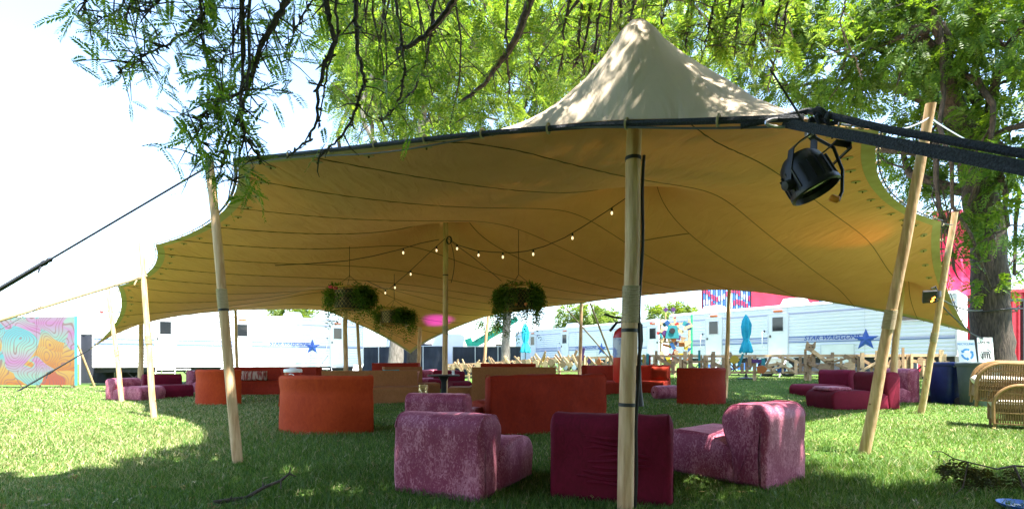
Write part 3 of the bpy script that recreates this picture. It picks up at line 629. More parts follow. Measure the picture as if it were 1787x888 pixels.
lounge_chair('lounge_chair', 'maroon velvet chair beside the lilac one near the trailer steps', 'chair', Vector((-10.9, 15.0, 0)), (0.75, -0.66), 1.0, 1.5, 0.66, 0.35, maroon, 0.0)
lounge_chair('lounge_chair', 'lilac chair peeking out behind the small orange round back sofa', 'chair', Vector((-11.0, 16.8, 0)), (0.9, -0.2), 0.8, 1.0, 0.74, 0.40, lilac, 0.0)

# cocktail table round the middle pole
t = thing('cocktail_table', 'black round cocktail table fixed round the middle pole', 'table', (-1.46, 10.34, 0))
MB().lathe([(0.02, 0.715), (0.33, 0.715), (0.345, 0.73), (0.345, 0.745), (0.33, 0.75), (0.02, 0.75)], 28).build('table_top', black, t, True)
MB().lathe([(0.075, 0.02), (0.06, 0.1), (0.055, 0.6), (0.12, 0.715)], 16).build('column', black, t, True)
MB().lathe([(0.22, 0), (0.22, 0.02), (0.08, 0.035), (0.02, 0.035)], 20).build('base', black, t, True)
def tumbler(label, loc, m, r=0.03, h=0.09):
    MBo = MB().lathe([(r * 0.8, 0), (r, h), (r * 0.9, h), (r * 0.72, 0.01)], 12); o = MBo.build('cup', m, None, True); o.location = loc; tag(o, label, 'cup')
tumbler('small white cup on the black cocktail table', (-1.24, 10.2, 0.75), white_paint)
t = thing('side_table', 'low black side table under the gold candle holder', 'table', (-1.46, 8.0, 0))
MB().lathe([(0.2, 0.44), (0.21, 0.45), (0.21, 0.475), (0.2, 0.48)], 20).build('table_top', black, t, True)
for k in range(3): MB().tube([(0.15 * math.cos(k * 2.1), 0.15 * math.sin(k * 2.1), 0.45), (0.19 * math.cos(k * 2.1), 0.19 * math.sin(k * 2.1), 0)], 0.012, 6).build('leg', black, t)
t = thing('candle_holder', 'faceted gold candle holder behind the creased lilac chair', 'candle holder', (-1.46, 7.95, 0.48))
mb = MB()
for k in range(6):
    for a in range(12):
        q = a * math.pi / 6 + (k % 2) * 0.26; mb.box((0.066 * math.cos(q), 0.066 * math.sin(q), 0.025 + k * 0.025), (0.012, 0.03, 0.022), rotM(0, rng.uniform(-.25, .25), q))
mb.build('facets', gold, t); MB().lathe([(0.062, 0), (0.062, 0.155), (0.055, 0.155), (0.055, 0.01)], 14).build('glass_cup', brass, t, True)
MB().lathe([(0.03, 0.01), (0.03, 0.09), (0.005, 0.09)], 10).build('candle', white_paint, t, True)
# drinks cooler on a table
t = thing('folding_table', 'low brown table behind the bright orange round back sofa', 'table', (-3.62, 8.6, 0))
MB().box((0, 0, 0.53), (0.55, 0.45, 0.04)).build('table_top', wood, t, bevel=0.006)
for a in (-1, 1):
    for b in (-1, 1): MB().box((a * 0.22, b * 0.17, 0.255), (0.04, 0.04, 0.51)).build('leg', wood, t)
t = thing('drinks_cooler', 'red drinks cooler with white lid peeking over the orange sofa', 'cooler', (-3.85, 8.5, 0.55))
red_p = mat('red_plastic', (0.42, 0.02, 0.015), (0.46, 0.03, 0.02), scale=5, rough=0.4)
MB().lathe([(0.11, 0), (0.125, 0.02), (0.135, 0.27), (0.14, 0.29)], 22).build('body', red_p, t, True)
MB().lathe([(0.148, 0.285), (0.152, 0.29), (0.152, 0.325), (0.14, 0.345), (0.06, 0.355), (0.05, 0.365), (0.01, 0.365)], 22).build('lid', white_paint, t, True)
MB().tube([(0.06 * math.cos(q) + 0.04, -0.152 - 0.01 * math.sin(q), 0.2 + 0.06 * math.sin(q)) for q in np.linspace(0.0, 3.14, 9)], 0.008, 6).build('handle', white_paint, t, True)
MB().box((-0.075, -0.112, 0.22), (0.07, 0.012, 0.06), rotM(0, 0, R(-33))).build('sticker', mat('green_sticker', (0.2, 0.5, 0.2), (0.6, 0.6, 0.3), scale=20), t)

# fire extinguisher on the back of the thick pole
t = thing('fire_extinguisher', 'red fire extinguisher with black hose hanging behind the thick pale pole', 'fire extinguisher', (0.815, 3.50, 0.86))
red_e = mat('extinguisher_red', (0.50, 0.018, 0.012), (0.55, 0.025, 0.015), scale=4, rough=0.3)
MB().lathe([(0.02, 0), (0.07, 0.0), (0.082, 0.02), (0.082, 0.33), (0.07, 0.37), (0.04, 0.395), (0.025, 0.40), (0.025, 0.43)], 24).build('cylinder', red_e, t, True)
MB().lathe([(0.0825, 0.18), (0.0832, 0.18), (0.0832, 0.32), (0.0825, 0.32)], 24).build('paper_sleeve', mat('sleeve', (0.6, 0.6, 0.66), (0.2, 0.25, 0.5), scale=18, contrast=(0.5, 0.6), rough=0.6), t, True)
MB().box((0, 0, 0.445), (0.05, 0.04, 0.04)).build('valve', steel, t, bevel=0.005)
mb = MB(); mb.tube([(0.02, 0, 0.455), (-0.08, -0.01, 0.47), (-0.15, -0.02, 0.49)], 0.008, 6); mb.tube([(0.02, 0, 0.44), (-0.06, -0.01, 0.43), (-0.11, -0.02, 0.37)], 0.010, 6); mb.build('handle', black, t, True)
MB().tube([(0.02, 0, 0.45), (0.07, -0.01, 0.46), (0.115, -0.015, 0.41), (0.118, -0.015, 0.30), (0.10, -0.015, 0.18), (0.098, -0.015, 0.08)], 0.0125, 8).build('hose', blackp, t, True)
MB().lathe([(0.016, 0.1), (0.02, 0.07), (0.026, -0.07), (0.04, -0.17), (0.042, -0.19), (0.03, -0.19)], 14, None, (0.095, -0.015, 0.02)).build('horn', blackp, t, True)
MB().box((0.0, -0.10, 0.25), (0.04, 0.06, 0.02)).build('bracket', black, t)

# spotlight hanging from the near corner
def spotlight():
    c = at(1412, 313, 2.34); t = thing('stage_spotlight', 'black stage spotlight with twin yoke hanging from the near tent corner', 'spotlight', c)
    ax = Vector((0.34, -0.25, -0.90)).normalized(); Mx = frame_from(ax, Vector((1, 0.1, 0)))
    MB().lathe([(0.03, -0.135), (0.065, -0.13), (0.09, -0.10), (0.102, -0.05), (0.104, 0.04), (0.110, 0.05), (0.110, 0.07), (0.098, 0.075), (0.088, 0.045), (0.02, 0.04)], 26, Mx).build('lamp_body', black, t, True)
    for k in range(18):
        q = 2 * math.pi * k / 18; MB().box(Mx @ Vector((0.103 * math.cos(q), 0.103 * math.sin(q), -0.01)), (0.014, 0.006, 0.10), Mx @ rotM(0, 0, q)).build('cooling_fin', black, t)
    MB().lathe([(0.0, 0.048), (0.08, 0.052), (0.088, 0.048), (0.088, 0.044)], 20, Mx).build('lens', glass_dark, t, True)
    xa = Mx @ Vector((1, 0, 0)); top = S - c + Vector((-0.02, 0, -0.055))
    def band(pts, w, th, name):
        pts = [Vector(p) for p in pts]; mb = MB(); vs = []; wd = Vector((0.25, -0.9, 0.3)).normalized()
        for i, p in enumerate(pts):
            tg = (pts[min(i + 1, len(pts) - 1)] - pts[max(0, i - 1)]).normalized(); ww = (wd - tg * wd.dot(tg)).normalized(); nn = tg.cross(ww)
            vs += [p + ww * w / 2 + nn * th / 2, p - ww * w / 2 + nn * th / 2, p - ww * w / 2 - nn * th / 2, p + ww * w / 2 - nn * th / 2]
        m = len(pts); fs = [(4 * i + k, 4 * i + (k + 1) % 4, 4 * i + 4 + (k + 1) % 4, 4 * i + 4 + k) for i in range(m - 1) for k in range(4)] + [(3, 2, 1, 0), tuple(4 * m - 4 + k for k in range(4))]
        mb.add(vs, fs); mb.build(name, black, t)
    L_ = -xa * 0.115; R_ = xa * 0.115
    band([L_ + Vector((-0.005, 0, 0)), L_ + Vector((-0.002, 0, 0.08)), L_ + Vector((0.01, 0, 0.17)), L_ + Vector((0.04, 0, 0.20)), Vector((0.0, 0, 0.212)), R_ + Vector((-0.1, 0, 0.205)), R_ + Vector((-0.07, 0, 0.17)), R_ + Vector((-0.075, 0.0, 0.03))], 0.035, 0.006, 'yoke')
    band([L_ + Vector((0.03, -0.02, 0.0)), L_ + Vector((0.10, -0.03, 0.11)), L_ + Vector((0.16, -0.03, 0.155)), Vector((0.10, -0.03, 0.165)), Vector((0.17, -0.03, 0.155)), Vector((0.175, -0.03, 0.135)), R_ + Vector((-0.0, -0.02, 0.03)), R_ + Vector((-0.02, -0.02, -0.01))], 0.035, 0.006, 'yoke')
    for p in (L_, R_):
        MB().lathe([(0.005, -0.03), (0.022, -0.028), (0.026, 0), (0.022, 0.03), (0.005, 0.032)], 10, frame_from(xa), p).build('yoke_knob', blackp, t, True)
    MB().tube([Vector((0.03, 0, 0.2)), Vector((0.085, -0.05, 0.13)), Vector((0.12, -0.06, 0.02)), Vector((0.118, -0.06, -0.08)), Vector((0.10, -0.06, -0.125))], 0.0075, 7).build('cable', blackp, t, True)
    MB().lathe([(0.012, -0.02), (0.016, -0.015), (0.016, 0.015), (0.012, 0.02)], 10, frame_from((1, -0.3, -0.5)), Vector((0.083, -0.06, -0.115))).build('connector', mat('orange_plastic', (0.75, 0.25, 0.03), rough=0.4), t, True)
    MB().box((0.0, 0.0, 0.222), (0.03, 0.03, 0.03)).build('hook_clamp', steel, t, bevel=0.004)
spotlight()
def flood():
    c = at(1637, 513, 8.85); t = thing('flood_light', 'small black flood light clamped to the shaded edge pole beside the bins', 'spotlight', c); Mx = rotM(R(20), 0, R(-35))
    MB().box((-0.13, 0.03, -0.04), (0.2, 0.12, 0.22), Mx).build('housing', black, t, bevel=0.01)
    for k in range(3): MB().box(Vector((-0.14, -0.04, -0.13)) + Vector((0.025 * k, -0.0, 0.055 * k)), (0.05, 0.01, 0.022), Mx @ rotM(0, R(-35), 0)).build('led_bar', mat('amber_led', (0.6, 0.2, 0.02), emis=((1.0, 0.30, 0.03), 2.5)), t)
    MB().tube([(-0.13, 0.0, 0.1), (-0.05, 0, 0.14), (0.0, 0, 0.02)], 0.014, 6).build('bracket', black, t, True)
    MB().lathe([(0.03, -0.05), (0.06, -0.05), (0.06, 0.05), (0.03, 0.05)], 10, None, (-0.02, 0, 0)).build('clamp', black, t, True)
    l = bpy.data.lights.new('amber_beam', 'SPOT'); l.energy = 16; l.color = (1, 0.35, 0.05); l.spot_size = R(50); l.spot_blend = 1; l.shadow_soft_size = 0.05
    lo = bpy.data.objects.new('amber_beam', l); col.objects.link(lo); lo.parent = t; lo.location = (-0.25, -0.1, 0.0); lo.rotation_euler = Vector((-1.2, -0.25, 0.55)).to_track_quat('-Z', 'Y').to_euler()
flood()
def uplight():                                       # the lit magenta washer at the foot of the low corner pole
    c = Vector((-2.95, 18.2, 0)); t = thing('uplight', 'small magenta uplight washing the canopy beside the low corner pole', 'spotlight', c)
    MB().lathe([(0.05, 0.06), (0.09, 0.08), (0.1, 0.2), (0.085, 0.2), (0.08, 0.17), (0.02, 0.165)], 14).build('lamp_body', black, t, True)
    MB().tube([(-0.12, 0, 0.0), (-0.12, 0, 0.12), (-0.1, 0, 0.14)], 0.01, 6).build('yoke', black, t); MB().tube([(0.12, 0, 0.0), (0.12, 0, 0.12), (0.1, 0, 0.14)], 0.01, 6).build('yoke', black, t)
    MB().tube([(-0.13, 0, 0.0), (0.13, 0, 0.0)], 0.012, 6).build('foot', black, t)
    l = bpy.data.lights.new('magenta_beam', 'SPOT'); l.energy = 110; l.color = (0.5, 0.0, 1.0); l.spot_size = R(32); l.spot_blend = 1.0; l.shadow_soft_size = 0.05
    lo = bpy.data.objects.new('magenta_beam', l); col.objects.link(lo); lo.parent = t; lo.location = (0, 0, 0.22); lo.rotation_euler = Vector((0.08, 0.25, 1.6)).to_track_quat('-Z', 'Y').to_euler()
uplight()

# string lights
bulb_m = mat('bulb_glass', (0.8, 0.7, 0.5), rough=0.15, emis=((1.0, 0.75, 0.4), 0.35))
def string_lights(label, pts, bulbs):
    pts = [Vector(p) for p in pts]; t = thing('string_lights', label, 'string lights', pts[0])
    cum = [0]
    for a, b in zip(pts, pts[1:]): cum.append(cum[-1] + (b - a).length)
    MB().tube([p - pts[0] for p in pts], 0.008, 5).build('cable', blackp, t, True)
    for q in bulbs:
        s = q * cum[-1]; k = max(i for i in range(len(cum) - 1) if cum[i] <= s + 1e-9); p = lerp(pts[k], pts[k + 1], (s - cum[k]) / (cum[k + 1] - cum[k])) - pts[0]
        so_ = MB().lathe([(0.012, 0.0), (0.017, -0.01), (0.019, -0.06), (0.012, -0.062)], 8, None, p).build('socket', blackp, t, True)
        MB().lathe([(0.010, -0.06), (0.018, -0.08), (0.020, -0.095), (0.013, -0.115), (0.002, -0.122)], 10, None, p).build('bulb', bulb_m, t, True)
def px_path(pts, Y0, Y1): n = len(pts); return [at(x, y, Y0 + (Y1 - Y0) * k / (n - 1)) for k, (x, y) in enumerate(pts)]
string_lights('festoon cable with bulbs sagging between the thick pole peak and the middle pole', px_path([(1098, 342), (1060, 368), (1020, 394), (985, 415), (950, 430), (920, 438), (895, 441), (860, 440), (830, 437), (800, 428), (782, 416)], 8.1, 10.4), [0.08, 0.27, 0.47, 0.64, 0.78, 0.92])
string_lights('festoon cable with bulbs dropping from the middle pole towards the smaller planter', px_path([(776, 417), (745, 445), (710, 478), (680, 503), (672, 505), (640, 490), (606, 486)], 10.4, 13.5), [0.07, 0.30, 0.45, 0.62, 0.95])
string_lights('festoon cable running along the canopy over the larger planter', px_path([(766, 418), (735, 424), (695, 436), (650, 447), (605, 455), (540, 460), (480, 463)], 10.4, 9.2), [0.25])
rope('power_cable', 'thin cable along the canopy from the middle pole over the leafy planter', px_path([(785, 420), (820, 445), (845, 465), (875, 490)], 10.4, 11), 0.007, blackp, 'cable')

# hanging planters
def pierced(r, h, n=26, m=9):
    bm = bmesh.new(); V = [[bm.verts.new((r * math.cos(2 * math.pi * (k + 0.5 * (j % 2)) / n), r * math.sin(2 * math.pi * (k + 0.5 * (j % 2)) / n), h * j / m)) for k in range(n)] for j in range(m + 1)]
    for j in range(0, m - 1):
        for k in range(n):
            o_ = 0 if j % 2 else -1                # diamond faces
            try: bm.faces.new((V[j][k], V[j + 1][(k + 1 + o_) % n], V[j + 2][k], V[j + 1][(k + o_) % n]))
            except ValueError: pass
    fs = list(bm.faces); res = bmesh.ops.inset_individual(bm, faces=fs, thickness=r * 0.045, depth=0)
    bmesh.ops.delete(bm, geom=fs, context='FACES')
    me = bpy.data.meshes.new('lattice'); bm.to_mesh(me); bm.free(); return me
planter_leaf = leaf_mat('planter_leaf', (0.022, 0.06, 0.008), (0.11, 0.19, 0.03), trans=0.3)
def planter(label, c, r, h, trail, n, seed, bare=None):
    c = Vector(c); t = thing('hanging_planter', label, 'planter', c); rs = np.random.default_rng(seed)
    me = pierced(r, h); o = link('basket', me, brass, t); sm = o.modifiers.new('thick', 'SOLIDIFY'); sm.thickness = 0.004
    [MB().tube([(r * math.cos(q), r * math.sin(q), zz) for q in np.linspace(0, 2 * math.pi, 27)], 0.010, 6).build('rim', brass, t, True) for zz in (0.0, h)]
    MB().lathe([(r * 0.86, 0.03), (r * 0.9, 0.05), (r * 0.9, h - 0.06), (r * 0.6, h - 0.03)], 22).build('liner', mat('dark_liner', (0.02, 0.016, 0.01), (0.05, 0.04, 0.02), scale=20, rough=0.9), t, True)
    zt = tent_z(c.x, c.y) - c.z
    MB().tube([(0, 0, h + 0.25), (0, 0, zt)], 0.006, 5).build('cord', blackp, t)
    for k in range(3): MB().tube([(r * math.cos(k * 2.094), r * math.sin(k * 2.094), h), (0, 0, h + 0.26)], 0.004, 4).build('hanger', blackp, t)
    P = []; D_ = []; Ln = []
    for k in range(n):
        a = rs.uniform(0, 2 * np.pi)
        if bare is not None and abs(np.angle(np.exp(1j * (a - bare)))) < 1.05 and rs.random() < (0.93 if abs(np.angle(np.exp(1j * (a - bare)))) < 0.6 else 0.6): continue
        m = rs.integers(5, 11); rr = r * rs.uniform(0.9, 1.12); x, y, z = rr * math.cos(a), rr * math.sin(a), h * rs.uniform(0.75, 1.08); dn = trail * (0.25 + 1.1 * rs.random() ** 2.2)
        for s in range(m):
            q = s / m; P.append((x * (1 + 0.25 * math.sin(q * 3)) + rs.normal(0, 0.02), y * (1 + 0.25 * math.sin(q * 3)) + rs.normal(0, 0.02), z - dn * q + 0.05 * math.sin(q * 3)))
            D_.append((math.cos(a) * 0.7 + rs.normal(0, 0.6), math.sin(a) * 0.7 + rs.normal(0, 0.6), -0.5 + rs.normal(0, 0.5))); Ln.append(rs.uniform(0.10, 0.19))
    for k in range(26):
        a = rs.uniform(0, 2 * np.pi); P.append((r * .6 * math.cos(a), r * .6 * math.sin(a), h)); D_.append((math.cos(a), math.sin(a), rs.uniform(0.1, 0.9))); Ln.append(rs.uniform(0.12, 0.26))
    V, Fq = fronds(np.array(P), np.array(D_), np.array(Ln), 3, 0.5, 0.35, rs)
    link('foliage', mesh_np('foliage', V, Fq), planter_leaf, t); tag(t.children[-1], kind='stuff')
    return t
def fronds(P, D, Ln, npairs, leaf_len, droop, rs, width=0.30, ang=0.95):
    """pinnate leaves: a bent midrib with npairs of paired leaflets, each one diamond quad"""
    n = len(P); D = D / (np.linalg.norm(D, axis=1)[:, None] + 1e-9); Ln = np.broadcast_to(Ln, (n,))
    up = np.tile(np.array([0, 0, 1.0]), (n, 1)) + rs.normal(0, 0.45, (n, 3)); sd_ = np.cross(D, up); sd_ /= np.linalg.norm(sd_, axis=1)[:, None] + 1e-9
    nr = np.cross(sd_, D)
    t = (np.arange(npairs) + 0.6) / npairs
    base = P[:, None, :] + D[:, None, :] * (t[None, :, None] * Ln[:, None, None]) + np.array([0, 0, -1.0]) * ((t ** 2)[None, :, None] * (Ln * droop)[:, None, None])
    tang = D[:, None, :] + np.array([0, 0, -1.0]) * (2 * t * droop)[None, :, None]; tang /= np.linalg.norm(tang, axis=2)[..., None]
    ll = (leaf_len * (0.55 + 0.9 * np.sin(np.pi * (0.12 + 0.8 * t))) * 0.8)[None, :] * Ln[:, None]
    out = []
    for s in (-1, 1):
        d = tang * math.cos(ang) + s * sd_[:, None, :] * math.sin(ang) + rs.normal(0, 0.10, base.shape); d /= np.linalg.norm(d, axis=2)[..., None]
        wv = np.cross(d, nr[:, None, :] + np.zeros_like(d)); wv /= np.linalg.norm(wv, axis=2)[..., None] + 1e-9
        L_ = ll[..., None]; hw = L_ * width * 0.5
        out.append(np.stack([base, base + d * L_ * 0.45 + wv * hw, base + d * L_, base + d * L_ * 0.45 - wv * hw], 2))
    V = np.stack(out, 2).reshape(-1, 3); k = len(V) // 4
    return V, np.arange(k * 4).reshape(k, 4)
pl1 = planter('large leafy brass planter with a red flower, hung under the left canopy', at(610, 541, 10.2), 0.33, 0.46, 0.50, 190, 3, bare=-1.75)
pl2 = planter('smaller brass planter with ivy trailing from one side only', at(688, 566, 12.5), 0.36, 0.38, 0.70, 140, 5, bare=-2.2)
pl3 = planter('leafy brass planter with long trailing ivy, right of the middle pole', at(905, 541, 9.8), 0.31, 0.46, 0.75, 230, 8, bare=-1.6)
for (dx, dz, tpl) in ((-0.30, 0.44, pl1), (-0.20, 0.42, pl1)):
    MB().lathe([(0.005, -0.03), (0.04, -0.01), (0.05, 0.01), (0.03, 0.03), (0.005, 0.02)], 7, rotM(0.7, 0.3, 0), (dx, -0.27, dz)).build('flower', mat('red_flower', (0.6, 0.05, 0.09), (0.7, 0.12, 0.15), scale=30), tpl, True)
for a in (-0.06, 0.14): MB().lathe([(0.005, -0.02), (0.035, -0.01), (0.04, 0.01), (0.02, 0.03), (0.005, 0.02)], 7, rotM(0.9, 0.2, 0), (a, -0.33, 0.08)).build('flower', mat('orange_flower', (0.6, 0.15, 0.04), (0.7, 0.25, 0.08), scale=30), pl3, True)

# ================================================================== BINS, SIGNS, WICKER CHAIRS
def text_mesh(body, size, mat_, name, parent, M4, italic=0.0, depth=0.002):
    cu = bpy.data.curves.new('txt', 'FONT'); cu.body = body; cu.size = size; cu.extrude = depth; cu.align_x = 'CENTER'; cu.shear = italic; cu.offset = size * 0.012
    tmp = bpy.data.objects.new('txt', cu); col.objects.link(tmp); bpy.context.view_layer.update()
    me = bpy.data.meshes.new_from_object(tmp.evaluated_get(bpy.context.evaluated_depsgraph_get())); bpy.data.objects.remove(tmp); me.transform(M4)
    me.materials.clear(); return link(name, me, mat_, parent)
def wheelie_bin(label, loc, m, lidm, rz):
    t = thing('waste_bin', label, 'bin', loc, rz)
    V = []; prof = [(0.0, 0.24, 0.25), (0.03, 0.26, 0.27), (0.55, 0.29, 0.30), (0.92, 0.31, 0.32), (0.93, 0.33, 0.34), (0.97, 0.33, 0.34)]
    mb = MB(); n = 20; vs = []
    for z, a, b in prof:
        for k in range(n):
            q = 2 * math.pi * k / n; cx, cy = math.cos(q), math.sin(q); e = 0.45
            vs.append((a * math.copysign(abs(cx) ** e, cx), b * math.copysign(abs(cy) ** e, cy), z))
    fs = [(i * n + k, i * n + (k + 1) % n, (i + 1) * n + (k + 1) % n, (i + 1) * n + k) for i in range(len(prof) - 1) for k in range(n)] + [tuple(range(n - 1, -1, -1))]
    mb.add(vs, fs); mb.build('body', m, t, True)
    vs2 = []; 
    for z, s_ in ((0.955, 0.345), (1.0, 0.345), (1.02, 0.31), (1.022, 0.02)):
        for k in range(n):
            q = 2 * math.pi * k / n; cx, cy = math.cos(q), math.sin(q); e = 0.45; vs2.append((s_ * math.copysign(abs(cx) ** e, cx), s_ * math.copysign(abs(cy) ** e, cy), z))
    MB().add(vs2, [(i * n + k, i * n + (k + 1) % n, (i + 1) * n + (k + 1) % n, (i + 1) * n + k) for i in range(3) for k in range(n)]).build('lid', lidm, t, True)
    MB().tube([(-0.2, 0.36, 0.9), (-0.2, 0.4, 0.92), (0.2, 0.4, 0.92), (0.2, 0.36, 0.9)], 0.014, 6).build('handle', lidm, t, True)
    for s in (-1, 1): MB().lathe([(0.02, -0.025), (0.09, -0.025), (0.1, 0), (0.09, 0.025), (0.02, 0.025)], 14, rotM(0, R(90), 0), (s * 0.2, 0.27, 0.1)).build('wheel', blackp, t, True)
    return t
blue_p = mat('blue_plastic', (0.006, 0.015, 0.11), (0.010, 0.024, 0.15), scale=6, rough=0.45)
grey_p = mat('grey_green_plastic', (0.06, 0.085, 0.085), (0.08, 0.105, 0.10), scale=6, rough=0.5)
b1 = G(1654, 704); b2 = G(1697, 708)
wheelie_bin('blue plastic waste bin with black liner beside the edge pole', b1, blue_p, mat('blue_lid', (0.008, 0.02, 0.12), rough=0.45), 0.15)
wheelie_bin('grey green plastic waste bin behind the wicker chairs', b2 + Vector((0.05, -0.1, 0)), grey_p, grey_p, 0.1)
mb = MB(); rs = random.Random(4); n = 14; vs = []
for z, a in ((1.0, 0.05), (0.94, 0.10), (0.75, 0.12), (0.5, 0.16), (0.38, 0.13), (0.32, 0.04)):
    for k in range(n): q = 2 * math.pi * k / n; r2 = a * (1 + 0.25 * rs.uniform(-1, 1)); vs.append((r2 * math.cos(q), r2 * 0.6 * math.sin(q), z))
mb.add(vs, [(i * n + k, i * n + (k + 1) % n, (i + 1) * n + (k + 1) % n, (i + 1) * n + k) for i in range(5) for k in range(n)] + [tuple(range(n - 1, -1, -1)), tuple(range(5 * n, 6 * n))])
o = mb.build('bin_bag', mat('bin_liner', (0.012, 0.012, 0.014), rough=0.25, bump=0.6, bscale=14), None, True); o.location = b1 + Vector((0.33, -0.28, 0)); tag(o, 'black bin bag hanging between the blue and grey green bins', 'bin bag')
def sign(label, ctr, yaw, tilt, w, h, kind):
    t = thing('bin_sign', label, 'sign', ctr, yaw); T = Matrix.Rotation(tilt, 4, 'X')
    mb = MB(); mb.box((0, 0, h / 2), (w, 0.012, h)); mb.v = [tuple(T @ Vector(p)) for p in mb.v]; mb.build('board', mat('sign_white', (0.66, 0.66, 0.62), (0.72, 0.72, 0.69), scale=4, rough=0.6), t)
    M4 = T @ Matrix.Translation((0, -0.008, 0)) @ Matrix.Rotation(R(90), 4, 'X')
    ink = mat('sign_black', (0.02, 0.02, 0.02), rough=0.6) if kind == 'landfill' else mat('sign_blue', (0.05, 0.25, 0.5), rough=0.6)
    text_mesh('LANDFILL' if kind == 'landfill' else 'RECYCLING', w * (0.21 if kind == 'landfill' else 0.18), ink, 'lettering', t, M4 @ Matrix.Translation((0, h * 0.80, 0)))
    def flat(polys, nm):
        mb = MB()
        for p in polys: mb.prism(p, 0.003, (M4 @ Matrix.Identity(4)).to_3x3())
        mb.v = [tuple(Vector(v) + T @ Vector((0, -0.008, 0))) for v in mb.v]; mb.build(nm, ink, t)
    cy = h * 0.42; r = w * 0.36
    if kind == 'landfill':
        ring = [[((r * a) * math.cos(q + dq), cy + (r * a) * math.sin(q + dq)) for a, dq in ((1, 0), (1, 0.21), (0.9, 0.21), (0.9, 0))] for q in np.arange(0, 6.28, 0.2094)]
        flat(ring, 'ring')
        bars = [[(x - .018, cy - r * .6), (x + .018, cy - r * .6), (x + .024, cy + r * .25), (x - .024, cy + r * .25)] for x in (-0.09, -0.03, 0.03, 0.09)]
        bars.append([(-r * .65, cy + r * .32), (r * .65, cy + r * .32), (r * .5, cy + r * .55), (-r * .5, cy + r * .55)]); flat(bars, 'bin_icon')
    else:
        arr = []
        for k in range(3):
            a0 = R(90 + 120 * k)
            for q in range(5):
                a = a0 + 0.28 * q - 0.5; arr.append([((r * s) * math.cos(a + dq), cy + (r * s) * math.sin(a + dq)) for s, dq in ((1, 0), (1, 0.28), (0.68, 0.28), (0.68, 0))])
            a = a0 + 1.4 - 0.5; arr.append([(r * 1.18 * math.cos(a), cy + r * 1.18 * math.sin(a)), (r * .84 * math.cos(a + .45), cy + r * .84 * math.sin(a + .45)), (r * .5 * math.cos(a), cy + r * .5 * math.sin(a))])
        flat(arr, 'arrows')
    for s in (-0.3, 0.3):
        mb = MB(); mb.box((s * w, 0.02, -0.25), (0.03, 0.015, 0.9)); mb.v = [tuple(T @ Vector(p)) for p in mb.v]; mb.build('stake', wood, t)
sign('white sign with black bin symbol behind the grey green bin', at(1722, 641, 12.2) + Vector((0, 0, 0)), R(4), R(-4), 0.42, 0.76, 'landfill')
sign('white sign with blue arrows behind the blue bin', at(1690, 636, 11.95), R(-6), R(-9), 0.40, 0.62, 'recycle')

wick = mat('wicker', (0.17, 0.095, 0.035), (0.27, 0.165, 0.07), scale=40, rough=0.6, bump=0.4)
wick_f = mat('wicker_frame', (0.22, 0.125, 0.05), (0.30, 0.185, 0.08), scale=16, rough=0.55)
cream = mat('cream_cushion', (0.62, 0.58, 0.48), (0.7, 0.66, 0.56), scale=10, rough=0.9)
def wicker_chair(label, loc, rz, tilt=(0, 0)):
    t = thing('wicker_armchair', label, 'chair', loc, rz); t.rotation_euler = (tilt[0], tilt[1], rz)
    W2, Dp_, ha = 0.36, 0.80, 0.67
    for s in (-1, 1):
        x = s * W2
        fr = [(x, 0.40, 0.10), (x, 0.40, 0.36)] + [(x, 0.40 - 0.28 * (1 - math.cos(q)), 0.36 + (ha - 0.36) * math.sin(q)) for q in np.linspace(0.15, 1.57, 9)] + [(x, -0.1, ha), (x, -0.40, ha + 0.02)]
        f = MB().tube(fr, 0.026, 8).build('arm_frame', wick_f, t, True)
        def top(y): return 0.36 + (ha - 0.36) * math.sqrt(max(0.0, 1 - ((y - 0.12) / 0.28) ** 2)) if y > 0.12 else ha
        for k in range(30):                           # upright canes
            y = 0.38 - k * 0.026
            MB().tube([(x, y, 0.09), (x + s * 0.006, y, 0.28), (x, y, top(y) - 0.02)], 0.0105, 5, False).build('cane', wick, f)
        for z in (0.10, 0.26, 0.42, ha - 0.12):
            MB().tube([(x + s * 0.008, 0.385 if z < 0.40 else 0.36 if z < 0.5 else 0.28, z), (x + s * 0.012, 0, z), (x + s * 0.008, -0.38, z)], 0.012, 5).build('weaver', wick_f, f, True)
    MB().box((0, 0.02, 0.30), (0.68, 0.74, 0.05)).build('seat', wick, t, bevel=0.01)
    MB().box((0, 0.385, 0.21), (0.68, 0.03, 0.16)).build('apron', wick, t, bevel=0.008)
    bk = MB()
    for k in range(19):
        u = -1 + 2 * k / 18; bk.tube([(u * 0.34, -0.37, 0.1), (u * 0.34, -0.40, 0.5), (u * 0.33, -0.46, ha + 0.24 * (1 - u ** 4) - 0.02)], 0.015, 5)
    bk.build('back_panel', wick, t, True)
    MB().tube([(-0.36, -0.40, 0.1), (-0.36, -0.41, ha)] + [(0.36 * math.cos(q), -0.43, ha + 0.25 * math.sin(q)) for q in np.linspace(3.0, 0.14, 9)] + [(0.36, -0.41, ha), (0.36, -0.40, 0.1)], 0.024, 8).build('back_frame', wick_f, t, True)
    o = link('seat_cushion', sweep([(-0.34, 0), (-0.35, 0.06), (-0.3, 0.12), (0.38, 0.12), (0.43, 0.07), (0.4, 0)], straight(0.64), 0.04, crumple=0.006), cream, t, True); o.location = (0, 0, 0.326)
    for a in (-1, 1):
        for b, yy in ((1, 0.38), (-1, -0.38)): MB().tube([(a * 0.33, yy, 0.16), (a * 0.345, yy + 0.015 * b, 0.0)], [0.026, 0.018], 8).build('leg', wick_f, t, True)
    return t
wicker_chair('brown wicker armchair standing on the grass under a second stacked one', Vector((7.72, 7.22, 0)), R(49))
wicker_chair('brown wicker armchair with cream cushion stacked on top of another', Vector((7.66, 7.46, 0.33)), R(51), (R(2), R(-2)))

